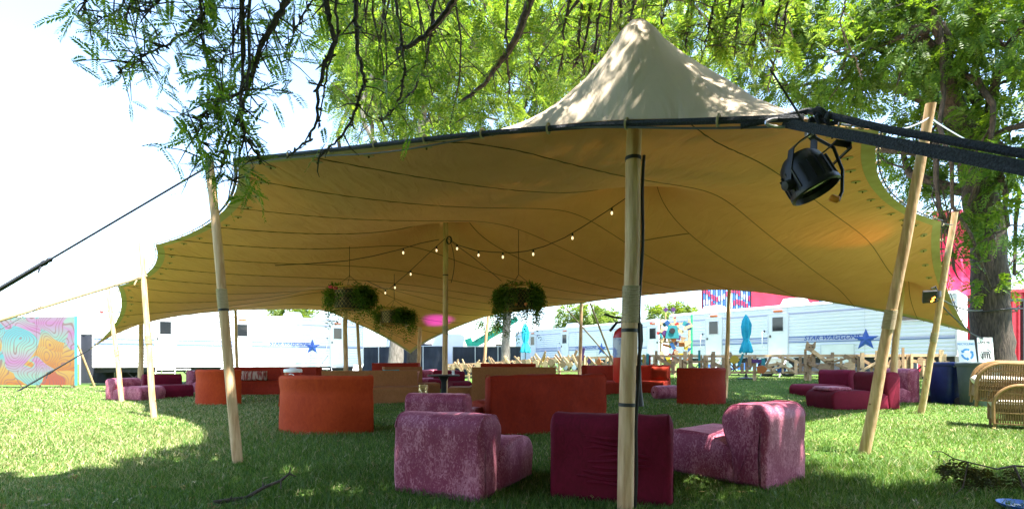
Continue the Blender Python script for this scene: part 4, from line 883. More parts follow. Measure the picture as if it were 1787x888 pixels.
# ================================================================== TRAILERS
siding = bpy.data.materials.new('ribbed_white_siding'); nt, b_ = nodes_of(siding); N = nt.nodes; L = nt.links
b_.inputs['Base Color'].default_value = (0.74, 0.75, 0.77, 1); b_.inputs['Roughness'].default_value = 0.42
tc = N.new('ShaderNodeTexCoord'); wv = N.new('ShaderNodeTexNoise'); wv.inputs['Scale'].default_value = 1.5; wv.inputs['Detail'].default_value = 5
L.new(tc.outputs['Object'], wv.inputs[0]); rr_ = N.new('ShaderNodeValToRGB'); rr_.color_ramp.elements[0].color = (0.74, 0.75, 0.80, 1); rr_.color_ramp.elements[1].color = (0.82, 0.83, 0.88, 1)
L.new(wv.outputs[0], rr_.inputs[0]); L.new(rr_.outputs[0], b_.inputs['Base Color'])
blue_s = mat('blue_stripe', (0.10, 0.17, 0.42), rough=0.4); lav_s = mat('lavender_stripe', (0.42, 0.42, 0.62), rough=0.4); star_m = mat('star_blue', (0.03, 0.08, 0.36), (0.04, 0.11, 0.42), scale=4, rough=0.35)
amber = mat('amber_lens', (0.65, 0.16, 0.03), rough=0.3); redl = mat('red_lens', (0.55, 0.03, 0.02), rough=0.3)
trim = mat('aluminium_trim', (0.62, 0.63, 0.65), rough=0.35, metal=0.4)
def star_poly(r, ri): return [((r if k % 2 == 0 else ri) * math.cos(R(90 + 36 * k)), (r if k % 2 == 0 else ri) * math.sin(R(90 + 36 * k))) for k in range(10)]
def trailer(label, A, B, doors, star_t, text_t=None, hatch=(), windows=(), roof_units=(), flip=False, zt=3.42, zb=0.80):
    A = Vector((A[0], A[1], 0)); B = Vector((B[0], B[1], 0)); d = B - A; Ln = d.length; zg = gz(*(mid(A, B) + Vector((0, 0.5, 0)))[:2])
    t = thing('trailer', label, 'trailer', (A.x, A.y, zg), math.atan2(d.y, d.x)); zt -= zg; zb -= 0.0
    def par(px):                                     # photo column -> metres along the near side
        k = (px - CX) / F; return (k * A.y - A.x) / (d.x / Ln - k * d.y / Ln)
    Wd = 2.45; prof = []
    z = zb
    prof = [(0.0, zb), (0.0, zb + 0.04)]
    z = zb + 0.04
    while z < zt - 0.2: prof += [(0.0, z), (-0.012, z + 0.03), (-0.012, z + 0.075), (0.0, z + 0.105)]; z += 0.135
    prof += [(0, zt - 0.14), (0.03, zt - 0.03), (0.16, zt), (Wd - 0.16, zt), (Wd - 0.03, zt - 0.03), (Wd, zt - 0.14), (Wd, zb)]
    n = len(prof); vs = [(0, y, z) for y, z in prof] + [(Ln, y, z) for y, z in prof]
    MB().add(vs, [(i, n + i, n + (i + 1) % n, (i + 1) % n) for i in range(n)] + [tuple(range(n)), tuple(range(2 * n - 1, n - 1, -1))]).build('body', siding, t)
    MB().box((Ln / 2, 1.2, zb - 0.11), (Ln - 0.1, 2.2, 0.22)).build('chassis', black, t)
    for x in [Ln * k / 4 + 0.13 for k in (1, 2, 3)]: MB().box((x, -0.014, (zb + zt) / 2 - 0.05), (0.018, 0.012, zt - zb - 0.2)).build('panel_joint', trim, t)
    for x in (0, Ln): MB().box((x, -0.012, (zb + zt) / 2 - 0.05), (0.05, 0.03, zt - zb - 0.14)).build('corner_trim', trim, t)
    MB().box((Ln / 2, -0.014, zt - 0.12), (Ln, 0.035, 0.03)).build('roof_trim', trim, t); MB().box((Ln / 2, -0.014, zb + 0.02), (Ln, 0.035, 0.05)).build('floor_trim', trim, t)
    xs0, xs1 = (0.02, par(star_t)) if not flip else (0.02, par(star_t))
    for (z0, hh, mm) in ((2.05 - zg, 0.035, blue_s), (1.98 - zg, 0.04, lav_s), (1.90 - zg, 0.028, lav_s), (1.84 - zg, 0.04, blue_s)):
        xe = xs1 if z0 > 1.95 - zg else Ln - 0.02
        MB().box(((0.02 + xe) / 2, -0.017, z0), (xe - 0.02, 0.01, hh)).build('stripe', mm, t)
    MB().box((Ln / 2, -0.017, 3.02 - zg), (Ln - 0.05, 0.01, 0.05)).build('stripe', lav_s, t)
    sx = par(star_t); Ms = Matrix.Rotation(R(90), 3, 'X')
    mb = MB(); c_ = Vector((sx, -0.016, 1.86 - zg)); P = star_poly(0.42, 0.17); vs = [c_ + Ms @ Vector((x, y, 0)) for x, y in P] + [c_ + Vector((0, -0.05, 0))]
    mb.add(vs, [(k, (k + 1) % 10, 10) for k in range(10)]); mb.build('star_emblem', star_m, t)
    if text_t: text_mesh('STAR WAGGONS', 0.24, star_m, 'lettering', t, Matrix.Translation((par(text_t), -0.025, 1.91 - zg)) @ Matrix.Rotation(R(90), 4, 'X'), italic=0.3)
    for px, hw in doors:
        x = par(px); w = 0.74
        dr = MB().box((x, -0.02, 1.98 - zg), (w, 0.03, 2.1)).build('door', white_paint, t)
        fr = MB()
        for s in (-1, 1): fr.box((x + s * (w / 2 + 0.02), -0.025, 1.98 - zg), (0.04, 0.05, 2.18))
        fr.box((x, -0.025, 3.05 - zg), (w + 0.08, 0.05, 0.04)); fr.build('frame', trim, dr)
        MB().box((x, -0.04, 2.62 - zg), (0.42, 0.02, 0.58)).build('window', glass_dark, dr, bevel=0.006)
        f2 = MB()
        for s in (-1, 1): f2.box((x + s * 0.225, -0.045, 2.62 - zg), (0.03, 0.03, 0.64)); f2.box((x, -0.045, 2.62 - zg + s * 0.305), (0.42, 0.03, 0.03))
        f2.build('window_frame', trim, dr)
        MB().box((x + hw * 0.30, -0.05, 2.12 - zg), (0.05, 0.05, 0.10)).build('handle', black, dr)
        xr = x + hw * 0.55; MB().tube([(xr, -0.03, 2.35 - zg), (xr + hw * 0.05, -0.11, 2.3 - zg), (xr + hw * 0.05, -0.11, 1.72 - zg), (xr, -0.03, 1.67 - zg)], 0.016, 6).build('grab_rail', white_paint, t, True)
        MB().lathe([(0.02, 0), (0.045, 0.01), (0.03, 0.04)], 8, Ms, (xr, -0.015, 2.35 - zg)).build('rail_mount', black, t)
        MB().box((x, -0.04, 3.16 - zg), (0.34, 0.06, 0.07)).build('porch_lamp', amber, t, bevel=0.01)
        # folding steps under the door
        st = thing('entry_steps', '', '', (0, 0, 0)); 
        for kk in ('label', 'category'):
            if kk in st: del st[kk]
        st.parent = t
        for k in range(4): MB().box((x, -0.15 - 0.22 * k, 0.78 - 0.2 * k - 0.02), (0.7, 0.22, 0.035)).build('tread', trim, st)
        for s in (-1, 1): MB().tube([(x + s * 0.36, -0.05, 0.80), (x + s * 0.36, -0.88, 0.0)], 0.02, 6).build('stringer', trim, st)
    for (p0_, p1_, z0, z1) in hatch:
        x0, x1 = sorted((par(p0_), par(p1_))); MB().box(((x0 + x1) / 2, -0.02, (z0 + z1) / 2 - zg), (x1 - x0, 0.022, z1 - z0)).build('hatch', white_paint, t)
        f2 = MB()
        for xx in (x0, x1): f2.box((xx, -0.026, (z0 + z1) / 2 - zg), (0.03, 0.03, z1 - z0 + 0.03))
        for zz in (z0, z1): f2.box(((x0 + x1) / 2, -0.026, zz - zg), (x1 - x0 - 0.03, 0.03, 0.03))
        f2.build('hatch_frame', trim, t)
    for (px, zc, w, h) in windows:
        x = par(px); wd = MB().box((x, -0.02, zc - zg), (w, 0.03, h)).build('window', glass_dark, t, bevel=0.006); f2 = MB()
        for s in (-1, 1): f2.box((x + s * (w / 2 + 0.02), -0.03, zc - zg), (0.04, 0.04, h + 0.08)); f2.box((x, -0.03, zc - zg + s * (h / 2 + 0.02)), (w, 0.04, 0.04))
        f2.build('window_frame', trim, wd)
    for u in roof_units:
        mb = MB(); vs = []; L0, L1 = 0.5, 0.36
        MB().add([(u * Ln + a * (L0 if z == 0 else L1), 1.2 + b * (0.42 if z == 0 else 0.33), zt + z * 0.34) for z in (0, 1) for a, b in ((-1, -1), (1, -1), (1, 1), (-1, 1))], [(0, 1, 5, 4), (1, 2, 6, 5), (2, 3, 7, 6), (3, 0, 4, 7), (4, 5, 6, 7), (3, 2, 1, 0)]).build('roof_air_unit', white_paint, t, bevel=0.03)
    for k in (-0.42, 0.42):
        xw = Ln * 0.47 + k; wh_ = MB().lathe([(0.06, -0.1), (0.33, -0.1), (0.36, -0.06), (0.36, 0.06), (0.33, 0.1), (0.06, 0.1)], 22, Ms, (xw, 0.12, 0.36)).build('wheel', blackp, t, True)
        MB().lathe([(0.02, 0), (0.2, 0.0), (0.22, -0.03), (0.24, 0.02)], 16, Ms, (xw, -0.0, 0.36)).build('rim', white_paint, wh_, True)
        MB().add([(xw + 0.45 * math.cos(q), -0.02, 0.36 + 0.52 * math.sin(q)) for q in np.linspace(0, 3.14, 12)] + [(xw + 0.38 * math.cos(q), -0.02, 0.36 + 0.44 * math.sin(q)) for q in np.linspace(3.14, 0, 12)], [tuple(range(24))]).build('wheel_arch', trim, t)
    for x in (0.3, Ln - 0.3): MB().box((x, -0.03, zt - 0.2), (0.12, 0.04, 0.05)).build('marker_lamp', redl, t)
    for xx in (Ln * 0.12, Ln * 0.3, Ln * 0.72, Ln * 0.9):
        mb = MB()
        for s in (-1, 1): mb.tube([(xx - 0.25 * s, 0.15, zb - 0.2), (xx + 0.25 * s, 0.12, 0.0)], 0.025, 6)
        mb.build('stabiliser_jack', black, t)
    return t
trailer('white star trailer along the right, with two doors and blue lettering', (7.85, 24.1), (14.75, 16.05), [(1246, -1), (1358, -1)], 1511, 1450, [(1186, 1200, 0.95, 1.6), (1433, 1491, 1.0, 1.72)], [(1585, 2.75, 0.9, 0.5)], (0.16, 0.5))
trailer('white star trailer parked on the left behind the long curved rust sofa', (-18.2, 21.0), (-8.45, 27.45), [(289, -1), (423, -1), (589, -1)], 545, 505, [(489, 534, 1.0, 1.72)], [], (0.3, 0.7))
trailer('white star trailer in the middle distance behind the blue parasol', (0.3, 37.3), (7.9, 26.6), [(930, -1), (986, -1), (1140, 1)], 1050, 1022, [(1018, 1042, 1.0, 1.7)], [], (0.4,))
# far white motorhome and van
t = thing('motorhome', 'small distant white motorhome behind the dark screen fence', 'motorhome', (-9.2, 36, 0), R(8))
MB().prism([(0, 0.5), (6, 0.5), (6.3, 1.1), (6.1, 1.5), (5.4, 1.9), (5.6, 2.9), (5.2, 3.1), (0.1, 3.0)], 2.2, rotM(R(90), 0, 0)).build('body', siding, t)
for x in (1.0, 2.8): MB().box((x, -2.22, 2.1), (0.9, 0.05, 0.5)).build('window', glass_dark, t)
for x in (1.2, 4.9): MB().lathe([(0.05, -0.1), (0.35, -0.1), (0.38, 0), (0.35, 0.1), (0.05, 0.1)], 16, rotM(R(90), 0, 0), (x, -2.15, 0.38)).build('wheel', blackp, t, True)

# ================================================================== OUTDOOR TABLES, CHAIRS BY THE LEFT TRAILER
def folding_table(label, loc, rz, w=1.2, h=0.74, group=None):
    t = thing('folding_table', label, 'table', loc, rz, group)
    MB().box((0, 0, h - 0.02), (w, 0.6, 0.04)).build('table_top', white_paint, t, bevel=0.008)
    for s in (-1, 1):
        for q in (-1, 1): MB().tube([(s * w * 0.36, q * 0.22, h - 0.04), (s * w * 0.44, -q * 0.22, 0)], 0.014, 6).build('leg', steel, t)
    return t
folding_table('white folding table beside the left trailer steps', Vector((-14.6, 20.9, 0)), R(34))
folding_table('white folding table by the rear wheels of the left trailer', Vector((-11.6, 22.6, 0)), R(34))
folding_table('white folding table with a microphone stand near the left trailer star', Vector((-8.9, 22.4, 0)), R(20), 0.85)
t = thing('microphone_stand', 'thin black stand leaning over the small folding table', 'stand', (-8.75, 22.1, 0)); MB().tube([(0, 0, 0), (0, 0, 0.9)], 0.012, 6).build('post', black, t); MB().tube([(0, 0, 0.88), (0.35, 0, 1.35)], 0.012, 6).build('boom', black, t); MB().lathe([(0.25, 0), (0.24, 0.02), (0.02, 0.03)], 14).build('base', black, t)
def lawn_chair(label, loc, rz):
    t = thing('lawn_chair', label, 'chair', loc, rz)
    MB().box((0, 0, 0.42), (0.48, 0.46, 0.03)).build('seat', white_paint, t)
    for k in range(4): MB().box((0, -0.26 - 0.05 * k, 0.52 + 0.11 * k), (0.46, 0.02, 0.08), rotM(R(24), 0, 0)).build('back_slat', white_paint, t)
    for s in (-1, 1):
        MB().tube([(s * 0.24, 0.25, 0), (s * 0.24, -0.2, 0.45), (s * 0.24, -0.44, 0.95)], 0.014, 6).build('back_leg', white_paint, t); MB().tube([(s * 0.22, -0.32, 0), (s * 0.22, 0.22, 0.42)], 0.014, 6).build('front_leg', white_paint, t)
lawn_chair('white folding lawn chair under the left trailer end door', Vector((-7.5, 22.8, 0)), R(160))
lawn_chair('white folding lawn chair beside the tilted back edge pole', Vector((-6.3, 24.2, 0)), R(200))
lawn_chair('white folding lawn chair against the dark screen fence', Vector((-7.6, 28.7, 0)), R(170))

# ================================================================== MURAL, SCREEN FENCE
mu = bpy.data.materials.new('swirl_mural'); nt, b_ = nodes_of(mu); N = nt.nodes; L = nt.links; b_.inputs['Roughness'].default_value = 0.6
tc = N.new('ShaderNodeTexCoord'); vo = N.new('ShaderNodeTexVoronoi'); vo.feature = 'SMOOTH_F1'; vo.inputs['Scale'].default_value = 0.8; vo.inputs['Smoothness'].default_value = 0.05
nz = N.new('ShaderNodeTexNoise'); nz.inputs['Scale'].default_value = 0.7; nz.inputs['Detail'].default_value = 1; L.new(tc.outputs['Object'], nz.inputs[0])
vm = N.new('ShaderNodeVectorMath'); vm.operation = 'MULTIPLY_ADD'; vm.inputs[1].default_value = (1.9, 1.9, 1.9); L.new(nz.outputs['Color'], vm.inputs[0]); L.new(tc.outputs['Object'], vm.inputs[2])
L.new(vm.outputs[0], vo.inputs['Vector'])
sx_ = N.new('ShaderNodeSeparateXYZ'); L.new(tc.outputs['Object'], sx_.inputs[0])
sc_ = N.new('ShaderNodeSeparateColor'); L.new(vo.outputs['Color'], sc_.inputs[0])
hm = N.new('ShaderNodeMath'); hm.operation = 'MULTIPLY_ADD'; hm.inputs[1].default_value = 0.24; L.new(sx_.outputs['Z'], hm.inputs[0])
h2 = N.new('ShaderNodeMath'); h2.operation = 'MULTIPLY'; h2.inputs[1].default_value = 0.62; L.new(sc_.outputs[0], h2.inputs[0]); L.new(h2.outputs[0], hm.inputs[2])
h3 = N.new('ShaderNodeMath'); h3.operation = 'SUBTRACT'; h3.inputs[1].default_value = 0.10; L.new(hm.outputs[0], h3.inputs[0])
cr = N.new('ShaderNodeValToRGB'); cr.color_ramp.elements.remove(cr.color_ramp.elements[1]); e = cr.color_ramp.elements; e[0].position = 0; e[0].color = (0.22, 0.045, 0.02, 1)
for p_, c_ in ((0.20, (0.24, 0.08, 0.012, 1)), (0.38, (0.26, 0.16, 0.04, 1)), (0.50, (0.05, 0.19, 0.22, 1)), (0.60, (0.13, 0.21, 0.17, 1)), (0.74, (0.22, 0.085, 0.19, 1)), (0.86, (0.15, 0.22, 0.18, 1)), (1.0, (0.06, 0.2, 0.23, 1))): q = e.new(p_); q.color = c_
L.new(h3.outputs[0], cr.inputs[0])
wl = N.new('ShaderNodeMath'); wl.operation = 'MULTIPLY'; wl.inputs[1].default_value = 11.0; L.new(vo.outputs['Distance'], wl.inputs[0])
fr_ = N.new('ShaderNodeMath'); fr_.operation = 'FRACT'; L.new(wl.outputs[0], fr_.inputs[0])
gt = N.new('ShaderNodeMath'); gt.operation = 'GREATER_THAN'; gt.inputs[1].default_value = 0.78; L.new(fr_.outputs[0], gt.inputs[0])
gm = N.new('ShaderNodeMath'); gm.operation = 'MULTIPLY'; gm.inputs[1].default_value = 0.72; L.new(gt.outputs[0], gm.inputs[0])
mx = N.new('ShaderNodeMix'); mx.data_type = 'RGBA'; L.new(gm.outputs[0], mx.inputs[0]); L.new(cr.outputs[0], mx.inputs[6]); mx.inputs[7].default_value = (0.12, 0.05, 0.05, 1)
L.new(mx.outputs[2], b_.inputs['Base Color'])
mural_y = 19.5
t = thing('mural_wall', 'freestanding panels painted with swirling orange pink and turquoise waves', 'mural', (-22.7, mural_y, 0), R(-3))
x = 0
for k, w in enumerate((2.0, 1.75, 1.62)):
    MB().box((x + w / 2, 0, 1.48), (w - 0.02, 0.06, 2.72)).build('panel', mu, t); x += w
MB().box((x + 0.01, 0.0, 1.48), (0.05, 0.07, 2.74)).build('edge_board', mat('turquoise_paint', (0.06, 0.28, 0.32), rough=0.6), t)
for xx in (0.3, 2.0, 3.75, 5.2): MB().tube([(xx, 0.06, 2.2), (xx, 1.0, 0)], 0.04, 6).build('brace', wood, t); MB().box((xx, 0.06, 0.08), (0.1, 0.1, 0.16)).build('foot', wood, t)
screen_m = mat('screen_mesh', (0.016, 0.02, 0.03), (0.03, 0.035, 0.05), scale=1.2, rough=0.8)
def screen_fence(label, A, B, h, n):
    A = Vector(A); B = Vector(B); d = B - A; t = thing('screen_fence', label, 'fence', A, math.atan2(d.y, d.x)); Ln = d.length
    for k in range(n):
        x0, x1 = Ln * k / n, Ln * (k + 1) / n; V = []; m = 12
        for a in range(m + 1):
            for z in (0.05, 0.5 * h, h - 0.03): V.append((x0 + 0.02 + (x1 - x0 - 0.04) * a / m, 0.03 * math.sin(a * 1.9 + k) * (1 if z > 0.1 else 0.5), z))
        MB().add(V, [(3 * a + q, 3 * a + 3 + q, 3 * a + 4 + q, 3 * a + 1 + q) for a in range(m) for q in (0, 1)]).build('mesh_panel', screen_m, t, True)
        MB().tube([(x0, 0, 0), (x0, 0, h)], 0.03, 8).build('post', trim, t)
    MB().tube([(Ln, 0, 0), (Ln, 0, h)], 0.03, 8).build('post', trim, t)
    MB().tube([(0, 0, h), (Ln, 0, h)], 0.025, 8).build('top_rail', trim, t)
screen_fence('dark screened fence right of the left trailer', (-10.6, 33.2, 0), (-4.2, 31.0, 0), 2.1, 4)
screen_fence('dark screened fence below the green lift boom', (-4.0, 32.5, 0), (0.6, 32.0, 0), 2.1, 3)
screen_fence('short dark slatted fence between the mural and the left trailer', (-20.0, 22.4, 0), (-17.6, 23.4, 0), 2.35, 2)
for (a, b, h, lab) in (((13.3, 24.0, 0), (19.6, 23.4, 0), 2.55, 'dark blue grey screened fence behind the big tree trunk'),):
    screen_fence(lab, a, b, h, 3); 

# ================================================================== SCRAP WOOD FENCE
pine = mat('pine_board', (0.46, 0.30, 0.15), (0.62, 0.44, 0.25), scale=6, stretch=(1, 6, 6), rough=0.75, bump=0.1)
pine_d = mat('weathered_board', (0.24, 0.15, 0.08), (0.36, 0.24, 0.13), scale=6, stretch=(1, 6, 6), rough=0.8)
paints = [mat('paint_' + n_, c_, rough=0.6) for n_, c_ in (('teal', (0.02, 0.20, 0.22)), ('red', (0.34, 0.018, 0.012)), ('yellow', (0.42, 0.29, 0.02)), ('purple', (0.075, 0.022, 0.12)), ('orange', (0.36, 0.10, 0.012)), ('blue', (0.012, 0.07, 0.2)))]
def scrap_fence(label, path, seed, wild, colour, hh=0.86):
    rs = random.Random(seed); P = [Vector((x, y, 0)) for x, y in path]; o0 = onG(*path[0]); t = thing('scrap_wood_fence', label, 'fence', o0)
    for a, b in zip(P, P[1:]):
        d = b - a; Ln = d.length; rz = math.atan2(d.y, d.x); k = 0; x = 0
        nn = max(1, round(Ln / 1.5))
        for k in range(nn + 1):
            p = lerp(a, b, k / nn); z = gz(p.x, p.y); MB().box(Vector((p.x, p.y, z + hh / 2 - 0.02)) - o0, (0.09, 0.09, hh + 0.08), rotM(0, 0, rz)).build('post', pine, t)
            if k < nn:
                p2 = lerp(a, b, (k + 1) / nn); z2 = gz(p2.x, p2.y)
                for h_ in (hh - 0.02, 0.28):
                    c = (p + p2) / 2 + Vector((0, -0.06, (z + z2) / 2 + h_)); MB().box(c - o0, (Ln / nn + 0.04, 0.04, 0.085), rotM(0, -math.atan2(z2 - z, Ln / nn), rz)).build('rail', pine, t)
        m = int(Ln * 10.5)
        for k in range(m):
            q = (k + rs.random()) / m; p = lerp(a, b, q); z = gz(p.x, p.y)
            l = rs.uniform(0.25, 0.8) * (1.25 if wild else 1); ang = rs.choice((R(90), R(90), R(rs.uniform(20, 160)), R(rs.uniform(-35, 35)))) if not wild else R(rs.choice((45, 60, 120, 135, rs.uniform(20, 160))))
            mm = rs.choice((pine, pine, pine_d, pine_d)); 
            if rs.random() < colour: mm = rs.choice(paints)
            cz = z + rs.uniform(0.38, 0.72) + (0.18 if wild else 0); c = Vector((p.x, p.y - 0.12 - 0.05 * (k % 3), cz)) - o0
            if rs.random() < 0.72:
                MB().box(c, (l, 0.03, rs.choice((0.07, 0.09, 0.12))), rotM(0, 0, rz) @ rotM(0, -ang, 0)).build('scrap_board', mm, t)
            else:                                    # cut plywood shapes
                r0 = rs.uniform(0.12, 0.22); sh = [(r0 * rs.uniform(0.7, 1.1) * math.cos(q_), r0 * rs.uniform(0.7, 1.1) * math.sin(q_)) for q_ in np.linspace(0, 6.28, rs.choice((4, 5, 6, 8)), endpoint=False)]
                mb = MB().prism(sh, 0.03, rotM(0, 0, rz) @ rotM(R(90), 0, 0)); mb.v = [tuple(Vector(v) + c + Vector((0, -0.03, 0))) for v in mb.v]; mb.build('plywood_shape', mm if rs.random() < 0.5 else rs.choice(paints) if colour > 0.15 else mm, t)
    return t
scrap_fence('far run of scrap wood fence made of crossed pale boards', [(-3.6, 27.0), (0.2, 24.3), (3.2, 21.5)], 1, True, 0.06, 0.92)
scrap_fence('run of scrap wood fence with painted shapes behind the rust sofas', [(3.3, 21.3), (5.2, 17.6), (6.6, 16.9)], 2, False, 0.22)
scrap_fence('run of scrap wood fence with painted shapes below the closed teal parasol', [(6.7, 16.8), (9.9, 16.3)], 3, False, 0.22)
scrap_fence('plain brown run of scrap wood fence behind the maroon pair', [(10.0, 16.25), (13.75, 15.4)], 9, False, 0.02)
def fox():
    p = Vector((9.85, 16.05, gz(9.85, 16.05))); t = thing('wooden_animal', 'wooden animal figure with pointed ears leaning on the fence', 'sculpture', p)
    MB().box((0.42, 0, 0.78), (0.95, 0.05, 0.12), rotM(0, R(38), 0)).build('body', pine, t); MB().box((0.78, 0.02, 0.27), (0.08, 0.06, 0.56)).build('leg', pine_d, t)
    h = MB().prism([(-0.16, -0.08), (0.02, -0.14), (0.15, -0.02), (0.17, 0.2), (0.08, 0.1), (-0.04, 0.11), (-0.11, 0.2), (-0.15, 0.06)], 0.05, rotM(R(90), 0, 0)); h.v = [tuple(Vector(v) + Vector((0.02, -0.03, 1.13))) for v in h.v]; hd = h.build('head', pine_d, t)
    for s in (-0.05, 0.06): MB().box((0.02 + s, -0.09, 1.14), (0.03, 0.02, 0.03)).build('eye', blackp, hd)
fox()
def assemblage():
    rs = random.Random(21); base = onG(7.15, 21.2); t = thing('assemblage_screen', 'tall screen of coloured wood scraps standing between two trailers', 'sculpture', base, R(-8))
    for x in (-0.6, 0.0, 0.6): MB().box((x, 0.05, 1.25), (0.08, 0.08, 2.5)).build('upright', pine, t)
    for z in (0.6, 1.5, 2.3): MB().box((0, 0.0, z), (1.35, 0.04, 0.08)).build('crossbar', pine, t)
    for k in range(46):
        x = rs.uniform(-0.62, 0.62); z = rs.uniform(0.5, 2.35); mm = rs.choice(paints + [pine, pine, pine_d])
        if rs.random() < 0.6: MB().box((x, -0.04 - 0.02 * (k % 4), z), (rs.uniform(0.15, 0.4), 0.02, rs.uniform(0.06, 0.2)), rotM(0, rs.uniform(-1.2, 1.2), 0)).build('scrap_board', mm, t)
        else:
            r0 = rs.uniform(0.09, 0.18); n = rs.choice((3, 4, 6)); mb = MB().prism([(r0 * math.cos(q), r0 * math.sin(q)) for q in np.linspace(rs.random(), 6.28 + 0, n, endpoint=False)], 0.02, rotM(R(90), 0, 0)); mb.v = [tuple(Vector(v) + Vector((x, -0.05 - 0.02 * (k % 4), z))) for v in mb.v]; mb.build('plywood_shape', mm, t)
    for x in (-0.4, -0.08):
        st = MB().tube([(x, 0, 2.45), (x, 0, 2.85)], 0.02, 5).build('stem', pine, t); mb = MB().prism([(0.12 * math.cos(q), 0.12 * math.sin(q)) for q in np.linspace(0, 6.28, 4, endpoint=False)], 0.02, rotM(R(90), 0, 0)); mb.v = [tuple(Vector(v) + Vector((x, 0, 2.92))) for v in mb.v]; mb.build('diamond', paints[3], st)
    mb = MB().prism([(-0.3, -0.3), (0.3, -0.3), (0.2, 0.25), (-0.18, 0.28)], 0.03, rotM(R(90), 0, 0)); mb.v = [tuple(Vector(v) + Vector((-0.15, -0.13, 1.95))) for v in mb.v]; f = mb.build('plywood_shape', paints[0], t)
    MB().lathe([(0.02, 0), (0.13, 0), (0.12, 0.03), (0.02, 0.03)], 8, rotM(R(90), 0, 0), (-0.15, -0.17, 1.98)).build('mouth', blackp, f)
    MB().box((0.72, 0.1, 1.35), (0.07, 0.07, 2.7)).build('upright', mat('green_paint', (0.02, 0.30, 0.15), rough=0.6), t)
assemblage()
# closed parasols
paras = mat('teal_canvas', (0.01, 0.30, 0.42), (0.02, 0.40, 0.52), scale=5, rough=0.8)
def parasol(label, loc, h, s):
    t = thing('closed_parasol', label, 'parasol', loc); n = 24; vs = []; rs = random.Random(3)
    prof = [(0.03, h), (0.07, h - 0.10 * s), (0.13, h - 0.22 * s), (0.17, h - 0.45 * s), (0.15, h - 0.8 * s), (0.10, h - 1.0 * s), (0.16, h - 1.2 * s), (0.24, h - 1.5 * s), (0.20, h - 1.56 * s)]
    for r, z in prof:
        for k in range(n): q = 2 * math.pi * k / n; r2 = r * s * (1 + (0.28 if k % 3 == 0 else -0.08) + 0.08 * rs.uniform(-1, 1)); vs.append((r2 * math.cos(q), r2 * math.sin(q), z + 0.03 * rs.uniform(-1, 1)))
    MB().add(vs, [(i * n + k, i * n + (k + 1) % n, (i + 1) * n + (k + 1) % n, (i + 1) * n + k) for i in range(len(prof) - 1) for k in range(n)] + [tuple(range(n))]).build('canopy', paras, t, True)
    MB().tube([(0, 0, 0), (0, 0, h - 0.1)], 0.025, 8).build('pole', black, t); MB().lathe([(0.12 * s, h - 1.05 * s), (0.125 * s, h - 1.0 * s), (0.12 * s, h - 0.96 * s)], 14).build('tie', paras, t); MB().lathe([(0.3, 0), (0.3, 0.04), (0.05, 0.09), (0.03, 0.2)], 18).build('base', black, t)
p = onG(8.35, 17.25); parasol('closed teal parasol in front of the right trailer doors', p, 2.70 - p.z, 0.86)
p = onG(0.68, 24.6); parasol('closed teal parasol before the middle distance trailer', p, 2.78, 0.95)

# ================================================================== GREEN LIFT, CONTAINERS, PATTERNED WALL
green_p = mat('lift_green', (0.02, 0.36, 0.20), (0.03, 0.42, 0.25), scale=4, rough=0.45)
def lift():
    o_ = Vector((-2.1, 36, 0)); t = thing('boom_lift', 'green telescopic boom lift parked behind the screened fence', 'lift', o_)
    def bar(a, b, w, h, nm, m=green_p, par=None):
        a = Vector(a); b = Vector(b); Mx = frame_from(b - a, Vector((0, 1, 0))); mb = MB(); mb.box((0, 0, 0), (w, h, (b - a).length), Mx); mb.v = [tuple(Vector(p) + (a + b) / 2) for p in mb.v]; return mb.build(nm, m, par or t)
    b1_ = bar((-1.0, 0, 2.2), (1.4, 0, 3.6), 0.4, 0.5, 'boom'); bar((1.3, 0, 3.55), (2.5, 0, 4.3), 0.3, 0.36, 'inner_boom', par=None)
    for k in range(5): bar((-0.6 + 0.4 * k, -0.24, 2.55 + 0.233 * k), (-0.45 + 0.4 * k, -0.24, 2.75 + 0.233 * k), 0.12, 0.04, 'boom_plate', mat('lift_dark', (0.02, 0.1, 0.07), rough=0.5))
    bar((-0.9, 0.1, 2.1), (-1.2, 0.1, 2.8), 0.5, 0.5, 'boom_head'); bar((-0.9, 0, 0.9), (0.3, 0, 2.8), 0.14, 0.14, 'ram', steel)
    MB().box((0.4, 0, 0.95), (3.4, 1.8, 0.8)).build('chassis', green_p, t, bevel=0.08)
    MB().prism([(-0.3, 0), (1.2, 0), (1.1, 0.8), (0.7, 1.25), (-0.2, 1.25)], 0.9, rotM(R(90), 0, 0)).build('cab', mat('lift_cab', (0.06, 0.07, 0.08), rough=0.3), t); t.children[-1].location = (0.9, 0.2, 1.3)
    MB().box((1.35, -0.72, 2.0), (0.9, 0.04, 0.7)).build('cab_glass', glass_dark, t)
    for x in (-0.7, 1.5):
        for y in (-0.95, 0.95): MB().lathe([(0.1, -0.17), (0.45, -0.17), (0.5, -0.1), (0.5, 0.1), (0.45, 0.17), (0.1, 0.17)], 18, rotM(R(90), 0, 0), (x, y, 0.5)).build('wheel', blackp, t, True)
lift()
red_c = mat('container_red', (0.42, 0.015, 0.03), (0.50, 0.025, 0.045), scale=2, rough=0.5)
def corrug(L_, z0, z1, pitch=0.28, dep=0.06):
    xs = []; x = 0
    while x < L_: xs += [(x, 0), (x + pitch * 0.35, 0), (x + pitch * 0.5, dep), (x + pitch * 0.85, dep)]; x += pitch
    vs = []; fs = []
    for k, (a, b) in enumerate(xs): vs += [(a, b, z0), (a, b, z1)]
    return MB().add(vs, [(2 * k, 2 * k + 2, 2 * k + 3, 2 * k + 1) for k in range(len(xs) - 1)])
